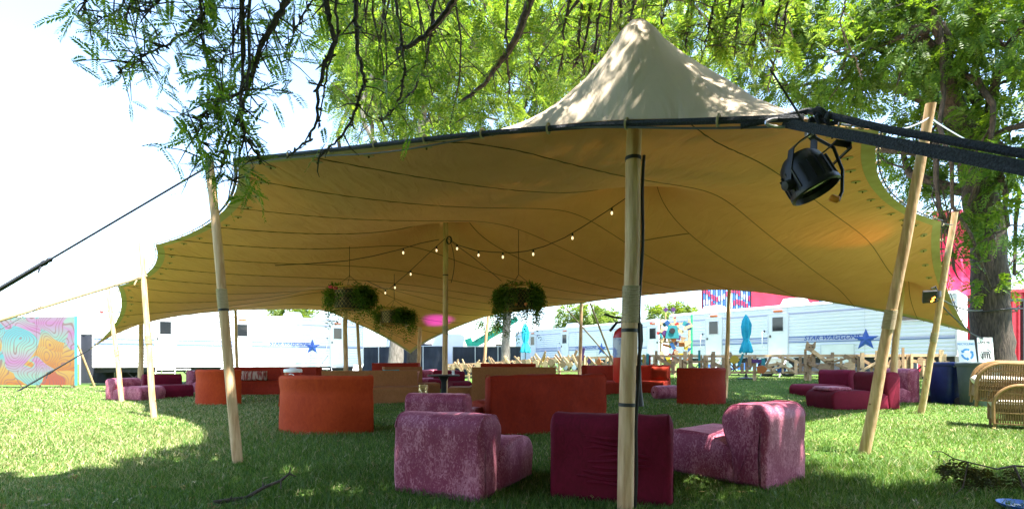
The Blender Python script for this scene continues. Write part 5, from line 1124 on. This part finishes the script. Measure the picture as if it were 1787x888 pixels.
def container(label, loc, rz, L_, h, m):
    t = thing('shipping_container', label, 'container', loc, rz)
    corrug(L_ - 0.1, 0.15, h - 0.15).build('side_panel', m, t); MB().box((L_ / 2, 1.25, h - 0.05), (L_, 2.35, 0.06)).build('roof', m, t); corrug(L_ - 0.1, 0.15, h - 0.15).build('side_panel', m, t).location = (0, 2.4, 0)
    e = MB().box((0.0, 1.22, h / 2), (0.06, 2.3, h - 0.3)).build('end_wall', m, t); MB().box((L_, 1.22, h / 2), (0.06, 2.3, h - 0.3)).build('end_wall', m, t)
    for z in (0.08, h - 0.07):
        for y in (0.02, 2.42): MB().box((L_ / 2, y, z), (L_, 0.14, 0.15)).build('rail', m, t)
    for x in (0, L_):
        for y in (0.02, 2.42): MB().box((x, y, h / 2), (0.15, 0.15, h)).build('corner_post', m, t)
zc = gz(20, 27)
container('red corrugated container behind the big tree trunk', (19.6, 25.2, zc), R(-6), 7.5, 4.3, red_c)
t = thing('banner', 'shiny red fabric drape hung high behind the tree trunk', 'banner', (19.7, 22.6, 0))
V = []; nx, nz_ = 26, 12
for j in range(nz_ + 1):
    for i in range(nx + 1): u = i / nx; z = 8.1 - 3.9 * j / nz_; V.append((2.6 * u + 0.10 * math.sin(j * 0.9), 0.16 * math.sin(u * 24 + j * 0.3) + 0.5 * math.sin(j / nz_ * 2.6), z))
MB().add(V, [(j * (nx + 1) + i, j * (nx + 1) + i + 1, (j + 1) * (nx + 1) + i + 1, (j + 1) * (nx + 1) + i) for j in range(nz_) for i in range(nx)]).build('drape', mat('red_satin', (0.62, 0.02, 0.08), (0.75, 0.05, 0.14), scale=3, rough=0.35), t, True)
for x in (0, 2.6): MB().tube([(x, 0.35, 0), (x, 0.35, 8.2)], 0.06, 8).build('mast', trim, t)
MB().tube([(-0.2, 0.2, 8.1), (2.8, 0.2, 8.1)], 0.05, 8).build('top_bar', trim, t)
t = thing('steel_gantry', 'dark steel gantry beam with a blue panel beside the tree trunk', 'gantry', (18.6, 22.9, zc))
MB().box((2.5, 0, 3.55), (6.5, 0.15, 0.14)).build('beam', black, t); MB().box((2.5, 0, 3.15), (6.5, 0.15, 0.08)).build('beam', black, t)
for k in range(8): MB().tube([(-0.6 + 0.85 * k, 0, 3.2), (-0.2 + 0.85 * k, 0, 3.5)], 0.025, 5).build('lattice_bar', black, t)
for x in (-0.6, 5.6): MB().box((x, 0, 1.8), (0.14, 0.14, 3.6)).build('leg', black, t)
MB().box((0.1, -0.05, 3.85), (2.6, 0.1, 0.4)).build('blue_panel', mat('blue_panel', (0.03, 0.2, 0.4), rough=0.5), t)
def pattern_wall():
    t = thing('patterned_tower_wall', 'tall wall of blue and red striped slats behind the right trailer', 'wall', (15.6, 39.5, 0), R(-4))
    rs = random.Random(5); Wt = 9.9; n = 50
    MB().box((Wt / 2, 0.25, 4.9), (Wt, 0.3, 9.8)).build('backing', mat('wall_red', (0.30, 0.02, 0.06), (0.35, 0.03, 0.08), scale=1), t)
    sm = [mat('slat_blue', (0.04, 0.14, 0.42), rough=0.5), mat('slat_sky', (0.25, 0.45, 0.7), rough=0.5)]; rm = mat('slat_red', (0.5, 0.03, 0.09), rough=0.5); wm = mat('slat_pale', (0.6, 0.6, 0.7), rough=0.5)
    for k in range(n):
        x = (k + 0.5) * Wt / n
        sl_ = MB().box((x, 0.05, 4.9), (Wt / n * 0.62, 0.1, 9.7)).build('slat', sm[k % 2], t)
        for q in range(3):
            z = 4.6 + q * 0.95 + 0.35 * math.sin(k * 0.5 + q) + 0.1 * rs.random(); MB().box((x, -0.01, z), (Wt / n * 0.5, 0.03, 0.42), rotM(0, 0, 0)).build('dash', (rm, wm, rm)[(q + k // 3) % 3], sl_)
    mb = MB().prism([(3.8, 4.6), (9.0, 5.9), (9.0, 9.6), (3.8, 9.6)], 0.06, rotM(R(90), 0, 0)); mb.v = [(x, y - 0.05, z) for x, y, z in mb.v]; mb.build('red_sail', mat('sail_red', (0.55, 0.02, 0.06), (0.6, 0.03, 0.08), scale=1, rough=0.6), t)
    MB().box((10.8, 0.3, 3.4), (1.6, 0.2, 6.8)).build('side_block', mat('wall_pink', (0.45, 0.22, 0.3), rough=0.6), t)
pattern_wall()
# picket pile beyond the bins
t = thing('picket_fence', 'row of pale upright pickets behind the bins', 'fence', (14.35, 15.3, gz(14.35, 15.3)), R(-8))
rs = random.Random(8)
for k in range(11): h = rs.uniform(0.75, 1.35); MB().box((k * 0.11, 0, h / 2), (0.075, 0.03, h), rotM(0, rs.uniform(-0.06, 0.06), 0)).build('picket', pine, t)
for z in (0.3, 0.7): MB().box((0.55, 0.04, z), (1.2, 0.04, 0.07)).build('rail', pine, t)

# ================================================================== TREES
leaf_sun = leaf_mat('mesquite_leaf', (0.050, 0.125, 0.020), (0.17, 0.24, 0.040), trans=0.50, tcol=(1.8, 1.75, 0.55))
leaf_dark = leaf_mat('broad_tree_leaf', (0.040, 0.095, 0.013), (0.10, 0.165, 0.026), trans=0.45, tcol=(2.1, 1.9, 0.5))
leaf_far = leaf_mat('far_tree_leaf', (0.07, 0.13, 0.022), (0.18, 0.235, 0.05), trans=0.4, tcol=(1.8, 1.7, 0.65))
def blob_points(blobs, n, rs, shell=0.35):
    vol = np.array([b[1] ** 2.4 for b in blobs]); cnt = np.maximum(8, (n * vol / vol.sum()).astype(int)); P = []; D = []
    for (c, r), k in zip(blobs, cnt):
        d = rs.normal(0, 1, (k, 3)); d /= np.linalg.norm(d, axis=1)[:, None]; rad = r * (shell + (1 - shell) * rs.random(k) ** 0.6) * rs.uniform(0.75, 1.12, k)
        sub = rs.normal(0, 1, (max(4, k // 45), 3)); sub /= np.linalg.norm(sub, axis=1)[:, None]     # pull into clumps so that gaps open
        near = np.argmax(d @ sub.T, axis=1); d = d * 0.55 + sub[near] * 0.45; d /= np.linalg.norm(d, axis=1)[:, None]
        q = d * rad[:, None]; q[:, 2] *= 0.8; P.append(np.array(c) + q); o = d + rs.normal(0, 0.6, (k, 3)); o[:, 2] -= 0.35; D.append(o)
    return np.concatenate(P), np.concatenate(D)
def limb(mb, a, b, r0, r1, rs, bend=0.12, n=9, side=5):
    a = Vector(a); b = Vector(b); d = b - a; pts = []; rad = []
    o1 = Vector(rs.normal(0, 1, 3)) * d.length * bend
    for k in range(n):
        q = k / (n - 1); p = a.lerp(b, q) + o1 * math.sin(math.pi * q) + Vector((0, 0, d.length * 0.10 * math.sin(math.pi * q))) + Vector(rs.normal(0, 1, 3)) * d.length * 0.012 * (0 < k < n - 1)
        pts.append(p); rad.append(r0 + (r1 - r0) * q)
    mb.tube(pts, rad, 7); 
    return pts
def tree(name, label, base, trunk, radii, blobs, n, ln, npairs, lm, bm_, seed, forks=(0.6, 0.8, 1.0), limb_r=0.35, twigs=3, leaf_len=0.42, width=0.42, cat='tree', tn=16):
    rs = np.random.default_rng(seed); base = Vector(base); t = thing(name, label, cat, base)
    pts = [Vector(p) for p in trunk]; fine = []; fr = []
    for k in range(len(pts) - 1):
        for q in range(6): fine.append(pts[k].lerp(pts[k + 1], q / 6)); fr.append(radii[k] + (radii[k + 1] - radii[k]) * q / 6)
    fine.append(pts[-1]); fr.append(radii[-1])
    mb = MB(); mb.tube(fine, fr, tn)
    mb.v = [tuple(Vector(p) + Vector((noise.noise(Vector(p) * 2.2), noise.noise(Vector(p) * 2.2 + Vector((7, 0, 0))), 0)) * radii[0] * 0.16) for p in mb.v]
    mb.build('trunk', bm_, t, True, True)
    br = MB()
    for k, (c, r) in enumerate(blobs):
        s = forks[k % len(forks)]; i = min(len(fine) - 1, int(s * (len(fine) - 1))); L_ = limb(br, fine[i], c, fr[i] * limb_r + 0.02, 0.03 * r + 0.012, rs)
        for q in range(twigs):
            d = Vector(rs.normal(0, 1, 3)); d.normalize(); limb(br, L_[int(5 + rs.integers(0, 4))], Vector(c) + d * r * 0.85, 0.022 * r + 0.008, 0.006, rs, 0.1, 6)
    br.build('branches', bm_, t, True, True)
    P, D = blob_points(blobs, n, rs); V, Fq = fronds(P, D, rs.uniform(0.7, 1.25, len(P)) * ln, npairs, leaf_len, 0.45, rs, width)
    link('crown', mesh_np('crown', V, Fq), lm, t, False, True); tag(t.children[-1], kind='stuff'); return t
def B(px, py, Y, r): return (at(px, py, Y), r)
tb = Vector((12.95, 13.0, 0))
tr1 = tree('shade_tree', 'big dark trunked shade tree standing behind the bins', tb, [tb + Vector((0.05, 0, -0.1)), tb + Vector((0, 0, 1.0)), tb + Vector((-0.10, 0, 2.6)), at(1722, 400, 13), at(1700, 300, 12.7), at(1660, 170, 12.2), at(1640, 40, 11.8)], [0.55, 0.43, 0.40, 0.38, 0.34, 0.2, 0.12],
     [B(1600, 60, 12, 2.1), B(1720, 140, 12.5, 2.0), B(1765, 290, 12.5, 1.4), B(1665, 270, 13.5, 1.3), B(1470, 120, 13.5, 1.7), B(1330, 70, 14.5, 1.7), B(1230, 30, 15.5, 1.6), B(1510, -40, 13, 2.2), B(1690, -60, 13, 2.4), B(1340, -70, 14, 2.2), B(1580, 250, 14.5, 1.2),
      B(1760, 395, 11.5, 0.8), B(1665, 470, 12.2, 0.55), B(1690, 360, 12.2, 0.9), B(1480, 190, 15.5, 1.1), B(1790, 40, 11, 1.9), B(1790, 220, 11, 1.5), B(1400, 150, 15, 1.1), B(1770, 480, 14, 0.8), B(1730, 505, 12.4, 0.45), B(1600, 330, 14, 0.8)], 15000, 0.24, 6, leaf_dark, bark, 4, (0.62, 0.7, 0.8, 0.9, 1.0))
rope('trunk_strap', 'black strap tied round the shade tree trunk', [Vector((tb.x - 0.05 + 0.47 * math.cos(q), tb.y + 0.47 * math.sin(q), 2.38 + 0.02 * math.sin(3 * q))) for q in np.linspace(0, 6.28, 20)], 0.02, blackp, 'strap')
tb = Vector((-5.85, 24.2, 0))
tree('shade_tree', 'tall light trunked tree rising beyond the low back corner', tb, [tb, tb + Vector((0.1, 0, 2)), tb + Vector((0.3, 0, 6)), tb + Vector((1.2, 0, 12)), tb + Vector((2, 0, 17))], [0.42, 0.34, 0.3, 0.22, 0.1],
     [B(640, 150, 24, 2.0), B(720, 90, 24, 2.4), B(720, 200, 25, 1.5), B(800, 150, 24, 2.2), B(690, 0, 24, 2.8), B(820, 30, 25, 2.8), B(870, 210, 25, 1.4), B(620, 60, 24, 1.6), B(770, 235, 25, 1.1)], 8000, 0.42, 5, leaf_far, bark_grey, 6, (0.5, 0.65, 0.8, 1.0))
tb = Vector((-0.45, 30.0, 0))
tree('shade_tree', 'tall slim trunked tree rising behind the boom lift', tb, [tb, tb + Vector((0.1, 0, 3)), tb + Vector((0.5, 0, 8)), tb + Vector((2.2, 0, 14)), tb + Vector((3, 0, 20))], [0.3, 0.26, 0.24, 0.2, 0.1],
     [B(930, 90, 28, 2.8), B(1000, 150, 28, 2.2), B(1060, 60, 28, 3.0), B(980, 0, 28, 3.4), B(1130, 60, 29, 2.6), B(1180, 120, 29, 1.8), B(1090, -60, 29, 3.5), B(930, 190, 29, 1.6), B(855, 553, 30, 0.9)], 7500, 0.48, 5, leaf_far, bark_grey, 7, (0.5, 0.65, 0.8, 1.0))
tb = Vector((-5.6, 27.5, 0))
tree('shade_tree', 'dark wide trunked tree in front of the screened fence', tb, [tb, tb + Vector((0, 0, 3)), tb + Vector((-0.5, 0.5, 9)), tb + Vector((-1, 1, 15))], [0.42, 0.36, 0.3, 0.1], [B(660, 120, 29, 2.4), B(740, 40, 29, 3.0), B(610, 20, 30, 2.0)], 3000, 0.5, 4, leaf_far, bark, 8)
for k, (px, py, Y, r, lab) in enumerate(((1168, 556, 55, 2.6, 'round bright green tree between the two right trailers'), (1010, 556, 62, 2.6, 'low green tree behind the middle distance trailer'), (1045, 558, 70, 2.4, 'paler low tree behind the middle trailer, beside a rounder one'), (500, 556, 48, 1.9, 'green treetop showing over the left trailer roof'), (1800, 545, 40, 3.2, 'green tree behind the steel gantry'))):
    c = at(px, py, Y); tb = Vector((c.x, c.y, 0)); bl = [(c, r)] + [(c + Vector((r * math.cos(a), 0, 0.5 * r * math.sin(a * 1.7) - 0.6)), r * 0.7) for a in (0.2, 1.4, 2.6, 4.0, 5.2)]
    tree('background_tree', lab, tb, [tb, tb + Vector((0, 0, c.z * 0.5)), c], [0.3, 0.24, 0.12], bl, 1500, 0.75, 4, leaf_far, bark_grey, 30 + k, twigs=1)

# near mesquite: trunk behind the camera, boughs reaching out over the tent front
rs = np.random.default_rng(77); tb = Vector((3.8, -4.2, 0))
mesq = thing('mesquite_tree', 'overhanging mesquite with feathery leaves and knobbly hanging branches over the tent front', 'tree', tb)
mb = MB(); tp = [tb + Vector(p) for p in ((0, 0, -0.1), (-0.1, 0.1, 1.2), (-0.4, 0.5, 2.6), (-0.9, 1.2, 3.8))]; mb.tube(tp, [0.4, 0.3, 0.27, 0.24], 14); mb.build('trunk', bark, mesq, True, True)
fork = tp[-1]
boughs = MB(); ends = [Vector((-0.6, 1.2, 4.6)), Vector((0.2, 3.2, 4.9)), Vector((1.5, 4.6, 5.4)), Vector((3.2, 1.5, 5.0)), Vector((5.2, 0.2, 5.2)), Vector((-1.2, 4.4, 5.4)), Vector((4.6, -1.5, 5.4)), Vector((0.5, -6.5, 4.6)), Vector((5.5, -7.5, 4.8)), Vector((-2.0, -3.0, 4.6))]
for e_ in ends: limb(boughs, fork, e_, 0.13, 0.05, rs, 0.05, 12)
NP, ND, NL = [], [], []
def hang(pts, r0, r1, Y, leafy, nfr_, spread=0.10, knobs=True, ln=0.15, lead=None):
    """a hanging branch through photo points at distance Y, joined upwards to the nearest bough"""
    W_ = [at(x, y, Y + 0.25 * k / len(pts)) for k, (x, y) in enumerate(pts)]
    e_ = min(ends, key=lambda e: (e - W_[0]).length)
    up = W_[0] + Vector((0, 0.02, 0.35)); W2 = [e_.lerp(W_[0], 0.0), e_.lerp(up, 0.5) + Vector((0, 0, 0.15)), up] + W_
    fine = []
    for a, b in zip(W2, W2[1:]):
        m = 5
        for q in range(m): fine.append(a.lerp(b, q / m) + Vector(rs.normal(0, 1, 3)) * 0.010 * (b - a).length ** 0.5)
    fine.append(W2[-1]); m = len(fine)
    boughs.tube(fine, [r0 * 1.3 + (r1 - r0 * 1.3) * k / (m - 1) for k in range(m)], 6)
    if knobs:
        for k in range(12, m - 1):
            if rs.random() < 0.6:
                d = Vector(rs.normal(0, 1, 3)).normalized(); boughs.tube([fine[k], fine[k] + d * 0.02, fine[k] + d * 0.028], [0.009, 0.007, 0.002], 5)
            if rs.random() < 0.22:
                d = Vector(rs.normal(0, 1, 3)).normalized() + Vector((0, 0, -0.6)); boughs.tube([fine[k], fine[k] + d * 0.07, fine[k] + d * 0.12 + Vector((0.02, 0, 0.02))], [0.006, 0.004, 0.002], 5)
    lo = 15 if len(pts) > 2 else 12; nfr = int(nfr_ * (0.32 if leafy else 1))
    for _ in range(nfr):
        k = int(lo + (m - lo) * rs.random() ** (0.7 if leafy else 1)); k = min(k, m - 1); tw = Vector(rs.normal(0, 1, 3)) * spread; p = fine[k] + tw
        if tw.length > 0.04: boughs.tube([fine[k], fine[k] + tw * 0.5 + Vector((0, 0, 0.015)), p], [0.005, 0.0035, 0.002], 4)
        for q in range(rs.integers(1, 3)):
            d = Vector(rs.normal(0, 1, 3)) + Vector((0, 0, -0.2)); NP.append(p); ND.append(d); NL.append(ln * rs.uniform(0.6, 1.25))
# left leafy sprays
hang([(499, 0), (475, 45), (458, 76), (444, 115), (431, 157), (420, 203)], 0.020, 0.008, 2.6, True, 60)
hang([(431, 157), (395, 172), (372, 185), (352, 205), (345, 240), (350, 275)], 0.008, 0.003, 2.6, True, 150, 0.09)
hang([(420, 203), (428, 238), (445, 268), (462, 288)], 0.007, 0.003, 2.6, True, 34, 0.07)
hang([(420, 203), (405, 225), (395, 262), (385, 300), (410, 318)], 0.006, 0.003, 2.6, True, 70, 0.08)
hang([(366, 0), (355, 25), (320, 60), (280, 85), (235, 100), (205, 128)], 0.011, 0.003, 2.9, True, 150, 0.11)
hang([(350, 25), (352, 60), (362, 100), (370, 135)], 0.006, 0.003, 2.9, True, 50, 0.08)
hang([(280, 0), (255, 20), (215, 15), (170, 40)], 0.007, 0.003, 3.0, True, 120, 0.11)
hang([(150, -10), (150, 20), (160, 45)], 0.006, 0.003, 3.0, True, 45, 0.08)
hang([(440, 0), (420, 40), (400, 80), (385, 110)], 0.008, 0.003, 2.9, True, 120, 0.13)
hang([(545, 0), (520, 40), (505, 80), (490, 110)], 0.007, 0.003, 3.2, True, 70, 0.10)
# bare knobbly branches
hang([(566, -5), (575, 40), (585, 75), (566, 110), (556, 160), (552, 210), (538, 245), (500, 276)], 0.020, 0.005, 2.9, False, 0)
hang([(586, 75), (570, 130), (562, 180), (555, 225)], 0.009, 0.004, 2.92, False, 0)
hang([(622, 0), (620, 45), (625, 95), (637, 140), (622, 190), (600, 235), (572, 258), (555, 281)], 0.015, 0.004, 2.9, False, 6)
hang([(795, -5), (770, 35), (740, 65), (715, 80), (692, 86)], 0.022, 0.012, 3.2, False, 4)
hang([(690, 0), (700, 60), (705, 120), (700, 170), (680, 200), (662, 212)], 0.012, 0.004, 3.3, False, 10)
hang([(760, 0), (752, 60), (742, 110), (720, 160), (690, 190)], 0.014, 0.005, 3.4, False, 10)
hang([(928, -5), (905, 60), (880, 100), (860, 125), (845, 148), (804, 178)], 0.035, 0.012, 3.8, False, 12)
hang([(884, 95), (888, 130), (890, 165)], 0.010, 0.006, 3.85, False, 6)
for k, x in enumerate((985, 1008, 1022, 1040, 1058, 1075)):
    hang([(x + 10, -5), (x + rs.uniform(-4, 8), 50), (x + rs.uniform(-8, 4), 95), (x + rs.uniform(-18, -2), 120 + 40 * rs.random())], 0.016, 0.006, 3.9, False, 10)
for k, x in enumerate((1095, 1150, 1200, 1235, 1262, 1285, 1320, 1350)):
    hang([(x + 14, -5), (x + 6, 30), (x, 60), (x - 10 + rs.uniform(-8, 8), 80 + 60 * rs.random())], 0.011, 0.003, 3.4, True, 44, 0.09, ln=0.17)
hang([(1376, -5), (1368, 60), (1350, 110), (1342, 160)], 0.009, 0.003, 3.4, False, 8)
hang([(1480, -5), (1465, 40), (1490, 95), (1505, 140)], 0.010, 0.003, 4.5, False, 8)
hang([(1560, -5), (1600, 30), (1652, 90), (1735, 0)], 0.002, 0.002, 9, False, 0, knobs=False) if False else None
# feathery mass over the tent front (in view) and the shading canopy above and behind the camera
mass = []
for k in range(64):
    px = rs.uniform(560, 1120); Y = rs.uniform(4.6, 7.0); lim = 235 - 0.16 * max(0, px - 700) if px > 620 else 150; py = rs.uniform(-60, lim); mass.append((at(px, py, Y), rs.uniform(0.30, 0.62)))
for k in range(12): mass.append((at(rs.uniform(1130, 1420), rs.uniform(-70, 70), rs.uniform(4.5, 6.0)), rs.uniform(0.25, 0.5)))
mass = [b for k, b in enumerate(mass) if not ((lambda c: (Vector((c.x - sd.x * (c.z - 3) / sd.z, c.y - sd.y * (c.z - 3) / sd.z, 0)) - Vector((1.1, 3.2, 0))).length < 1.2)(b[0]) and k % 4)]
mtw = np.random.default_rng(5)
for c, r in mass:
    e_ = min(ends, key=lambda e: (e - c).length); limb(boughs, e_, c, 0.018, 0.006, mtw, 0.06, 7)
    for q in range(2): limb(boughs, c, c + Vector(mtw.normal(0, 1, 3)).normalized() * r, 0.006, 0.003, mtw, 0.1, 5)
P_, D_ = blob_points(mass, 3200, rs, 0.2)
shade = []
for k in range(300):
    y = rs.uniform(-9.5, 2.6); x = rs.uniform(-1.9 - 0.25 * max(0, -y), 7.2 + 0.1 * max(0, -y)); z = max(3.9, 1.0 + 0.80 * max(0, y + 0.7)) + rs.uniform(0.0, 1.7) - 0.75 * max(0, -y - 5.5) * rs.random(); shade.append((Vector((x, y, z)), rs.uniform(0.6, 1.0)))
shade += [(Vector((rs.uniform(-1.3, 0.7), rs.uniform(3.0, 4.2), rs.uniform(5.9, 6.6))), rs.uniform(0.5, 0.8)) for k in range(12)]
def over_peak(c):                                    # a gap in the foliage lets sunlight fleck the near peak
    k = (c.z - 3.0) / sd.z; q = Vector((c.x - sd.x * k, c.y - sd.y * k, 0)); k2 = (c.z - 0.4) / sd.z; q2 = Vector((c.x - sd.x * k2, c.y - sd.y * k2, 0))
    return min((q - Vector((1.1, 3.2, 0))).length, (q2 - Vector((2.45, 3.9, 0))).length * 1.5)
shade = [b for k, b in enumerate(shade) if not (over_peak(b[0]) < 1.1 or (over_peak(b[0]) < 1.6 and k % 2))]
for c, r in shade:
    e_ = min(ends, key=lambda e: (e - c).length); limb(boughs, e_, c, 0.022, 0.006, mtw, 0.06, 6)
for e_ in ends: limb(boughs, fork, Vector((e_.x * 1.1, e_.y - 0.5, 7.2)), 0.12, 0.04, mtw, 0.05, 10)
boughs.build('branches', twig_m, mesq, True, True)
V, Fq = fronds(np.array([tuple(p) for p in NP]), np.array([tuple(d) for d in ND]), np.array(NL) * 1.1, 16, 0.185, 0.22, rs, 0.34)
V2, F2 = fronds(P_, D_, rs.uniform(0.6, 1.25, len(P_)) * 0.19, 9, 0.26, 0.4, rs, 0.34)
upper = [(Vector((rs.uniform(-1.4, 9), rs.uniform(-9, 2.1), rs.uniform(6.0, 8.4))), rs.uniform(0.9, 1.4)) for k in range(150)]
upper = [b for k, b in enumerate(upper) if over_peak(b[0]) > 2.0]
PU, DU = blob_points(upper, 13000, rs, 0.1); VU, FU = fronds(PU, DU, rs.uniform(0.7, 1.2, len(PU)) * 0.46, 6, 0.44, 0.4, rs, 0.62)
fleck = []
for k in range(30):
    z = rs.uniform(4.9, 6.2); q = (z - 3.0) / sd.z; fleck.append((Vector((1.1 + sd.x * q + rs.normal(0, 0.62), 3.2 + sd.y * q + rs.normal(0, 0.5), z)), rs.uniform(0.22, 0.40)))
for k in range(16):
    z = rs.uniform(4.9, 6.2); q = (z - 0.4) / sd.z; fleck.append((Vector((2.45 + sd.x * q + rs.normal(0, 0.4), 3.9 + sd.y * q + rs.normal(0, 0.4), z)), rs.uniform(0.22, 0.40)))
PF, DF = blob_points(fleck, 2200, rs, 0.1); VF, FF = fronds(PF, DF, rs.uniform(0.7, 1.2, len(PF)) * 0.20, 9, 0.26, 0.4, rs, 0.36)
VU, FU = np.concatenate([VU, VF]), np.concatenate([FU, FF + len(VU)])
P3, D3 = blob_points(shade, 21000, rs, 0.1); V3, F3 = fronds(P3, D3, rs.uniform(0.7, 1.2, len(P3)) * 0.38, 6, 0.44, 0.4, rs, 0.62)
link('crown', mesh_np('crown', np.concatenate([V, V2, V3, VU]), np.concatenate([Fq, F2 + len(V), F3 + len(V) + len(V2), FU + len(V) + len(V2) + len(V3)])), leaf_sun, mesq, False, True); tag(mesq.children[-1], kind='stuff')

rs2 = np.random.default_rng(91)  # two unseen trees added behind the camera to deepen the foreground shade
for (bx_, by_, x0, x1, y0, y1, lab) in ((-6.0, -5.5, -9.5, -2.2, -9.0, -0.6, 'unseen low branched tree added behind the viewer to shade the foreground, mural side'), (9.0, -5.0, 5.0, 12.5, -9.0, 0.4, 'unseen low branched tree added behind the viewer to shade the foreground, wicker chair side')):
    tb = Vector((bx_, by_, 0)); bl = [(Vector((rs2.uniform(x0, x1), rs2.uniform(y0, y1), rs2.uniform(1.3, 6.5))), rs2.uniform(0.8, 1.3)) for k in range(26)]
    tree('shade_tree', lab, tb, [tb, tb + Vector((0.1, 0.1, 1.6)), tb + Vector((-0.1, 0.2, 3.4)), tb + Vector((0.2, 0, 6))], [0.4, 0.3, 0.25, 0.1], bl, 2700, 0.62, 5, leaf_dark, bark, 60 + int(bx_), (0.3, 0.5, 0.75, 1.0), twigs=1, leaf_len=0.46, width=0.62)
# ================================================================== THINGS ON THE GRASS
n_ = 700; yy = 2.9 + 11 * rs.random(n_) ** 1.6; xx = rs.uniform(-1.1, 1.1, n_) * yy; PL = np.stack([xx, yy, gz_v(xx, yy) + 0.03 + 0.02 * rs.random(n_)], 1)
V, Fq = fronds(PL, rs.normal(0, 1, (n_, 3)) * np.array([1, 1, 0.15]), rs.uniform(0.02, 0.05, n_), 2, 0.6, 0.0, rs, 0.5)
o = link('fallen_leaves', mesh_np('fallen_leaves', V, Fq), leaf_mat('fallen_leaf', (0.16, 0.10, 0.03), (0.40, 0.32, 0.12), trans=0.1, tcol=(1, 1, 1))); tag(o, 'tiny dry leaves scattered over the lawn', 'leaves', kind='stuff')
c0 = at(372, 889, 3.36); c0.z = 0.03
t = thing('fallen_branch', 'bare dark fallen branch lying on the shaded grass', 'branch', c0)
bp_ = [c0, at(400, 878, 3.42), at(430, 868, 3.48), at(460, 850, 3.55), at(490, 838, 3.6), at(505, 826, 3.62)]
for k, p in enumerate(bp_): p.z = max(0.03, p.z)
mb = MB(); mb.tube([p - c0 for p in bp_], [0.017, 0.016, 0.015, 0.013, 0.011, 0.008], 8); mb.build('stem', twig_m, t, True)
for (k, d) in ((1, (0.02, 0, 0.03)), (2, (0.02, -0.05, -0.03)), (3, (-0.02, 0.02, 0.04)), (4, (0.03, -0.06, -0.05)), (5, (0.05, 0, -0.02)), (5, (0.01, 0, 0.05))): p = bp_[k] - c0; MB().tube([p, p + Vector(d)], [0.008, 0.003], 6).build('twig', twig_m, t, True)
V, Fq = fronds(np.array([tuple(bp_[k % 3] - c0 + Vector((0.02 * k, -0.03, 0))) for k in range(7)]), np.array([(0.9, -0.2, 0.1 * (k % 3)) for k in range(7)], float), np.full(7, 0.12), 8, 0.22, 0.2, rs, 0.4); o = link('leaves', mesh_np('leaves', V, Fq), leaf_dark, t); tag(o, kind='stuff')
q0 = at(1790, 812, 3.75); t = thing('leafy_twig', 'fallen twig with limp dark leaves arching over the grass by the wicker chairs', 'twig', Vector((q0.x, q0.y, 0)))
tw = [at(1800, 815, 3.7), at(1770, 812, 3.7), at(1740, 818, 3.7), at(1715, 812, 3.7), at(1690, 806, 3.72), at(1665, 800, 3.75), at(1645, 788, 3.8), at(1628, 787, 3.82), at(1626, 796, 3.82)]
loc = Vector(t.location); mb = MB(); mb.tube([p - loc for p in tw], [0.009, 0.008, 0.007, 0.006, 0.006, 0.005, 0.004, 0.003, 0.002], 6); mb.tube([tw[1] - loc, at(1790, 860, 3.55) - loc, Vector((0.35, -0.3, 0.0))], [0.008, 0.01, 0.012], 6); mb.tube([tw[4] - loc, at(1680, 850, 3.65) - loc, at(1655, 872, 3.55) - loc], [0.005, 0.004, 0.004], 6); mb.build('stem', twig_m, t, True)
dead = leaf_mat('limp_leaf', (0.02, 0.03, 0.008), (0.06, 0.06, 0.02), trans=0.25); PP, DD = [], []
for k in range(150):
    s = rs.random() * 5.8 + 0.4; i = int(s); p = tw[i].lerp(tw[i + 1], s - i); PP.append(tuple(p - loc + Vector((0, rs.normal(0, 0.02), -rs.random() * 0.16)))); DD.append(tuple(rs.normal(0, 0.35, 3) + np.array([0, 0, -1])))
V, Fq = fronds(np.array(PP), np.array(DD), rs.uniform(0.04, 0.08, len(PP)), 3, 0.5, 0.1, rs, 0.5); o = link('leaves', mesh_np('leaves', V, Fq), dead, t); tag(o, kind='stuff')
pb = G(1786, 893); t = thing('blue_dish', 'blue plastic dish with pale spots on the grass at the leafy twig', 'dish', Vector((pb.x, pb.y, 0.02)))
MB().lathe([(0.02, 0.01), (0.09, 0.01), (0.13, 0.035), (0.135, 0.035), (0.10, 0.0), (0.02, 0.0)], 24).build('dish', mat('blue_dish', (0.02, 0.12, 0.5), rough=0.3), t, True)
for k in range(5): MB().lathe([(0.002, 0.012), (0.022, 0.012), (0.022, 0.016), (0.002, 0.016)], 10, None, (0.06 * math.cos(k * 1.25), 0.06 * math.sin(k * 1.25), 0)).build('pale_spot', white_paint, t)
PRUNE = True
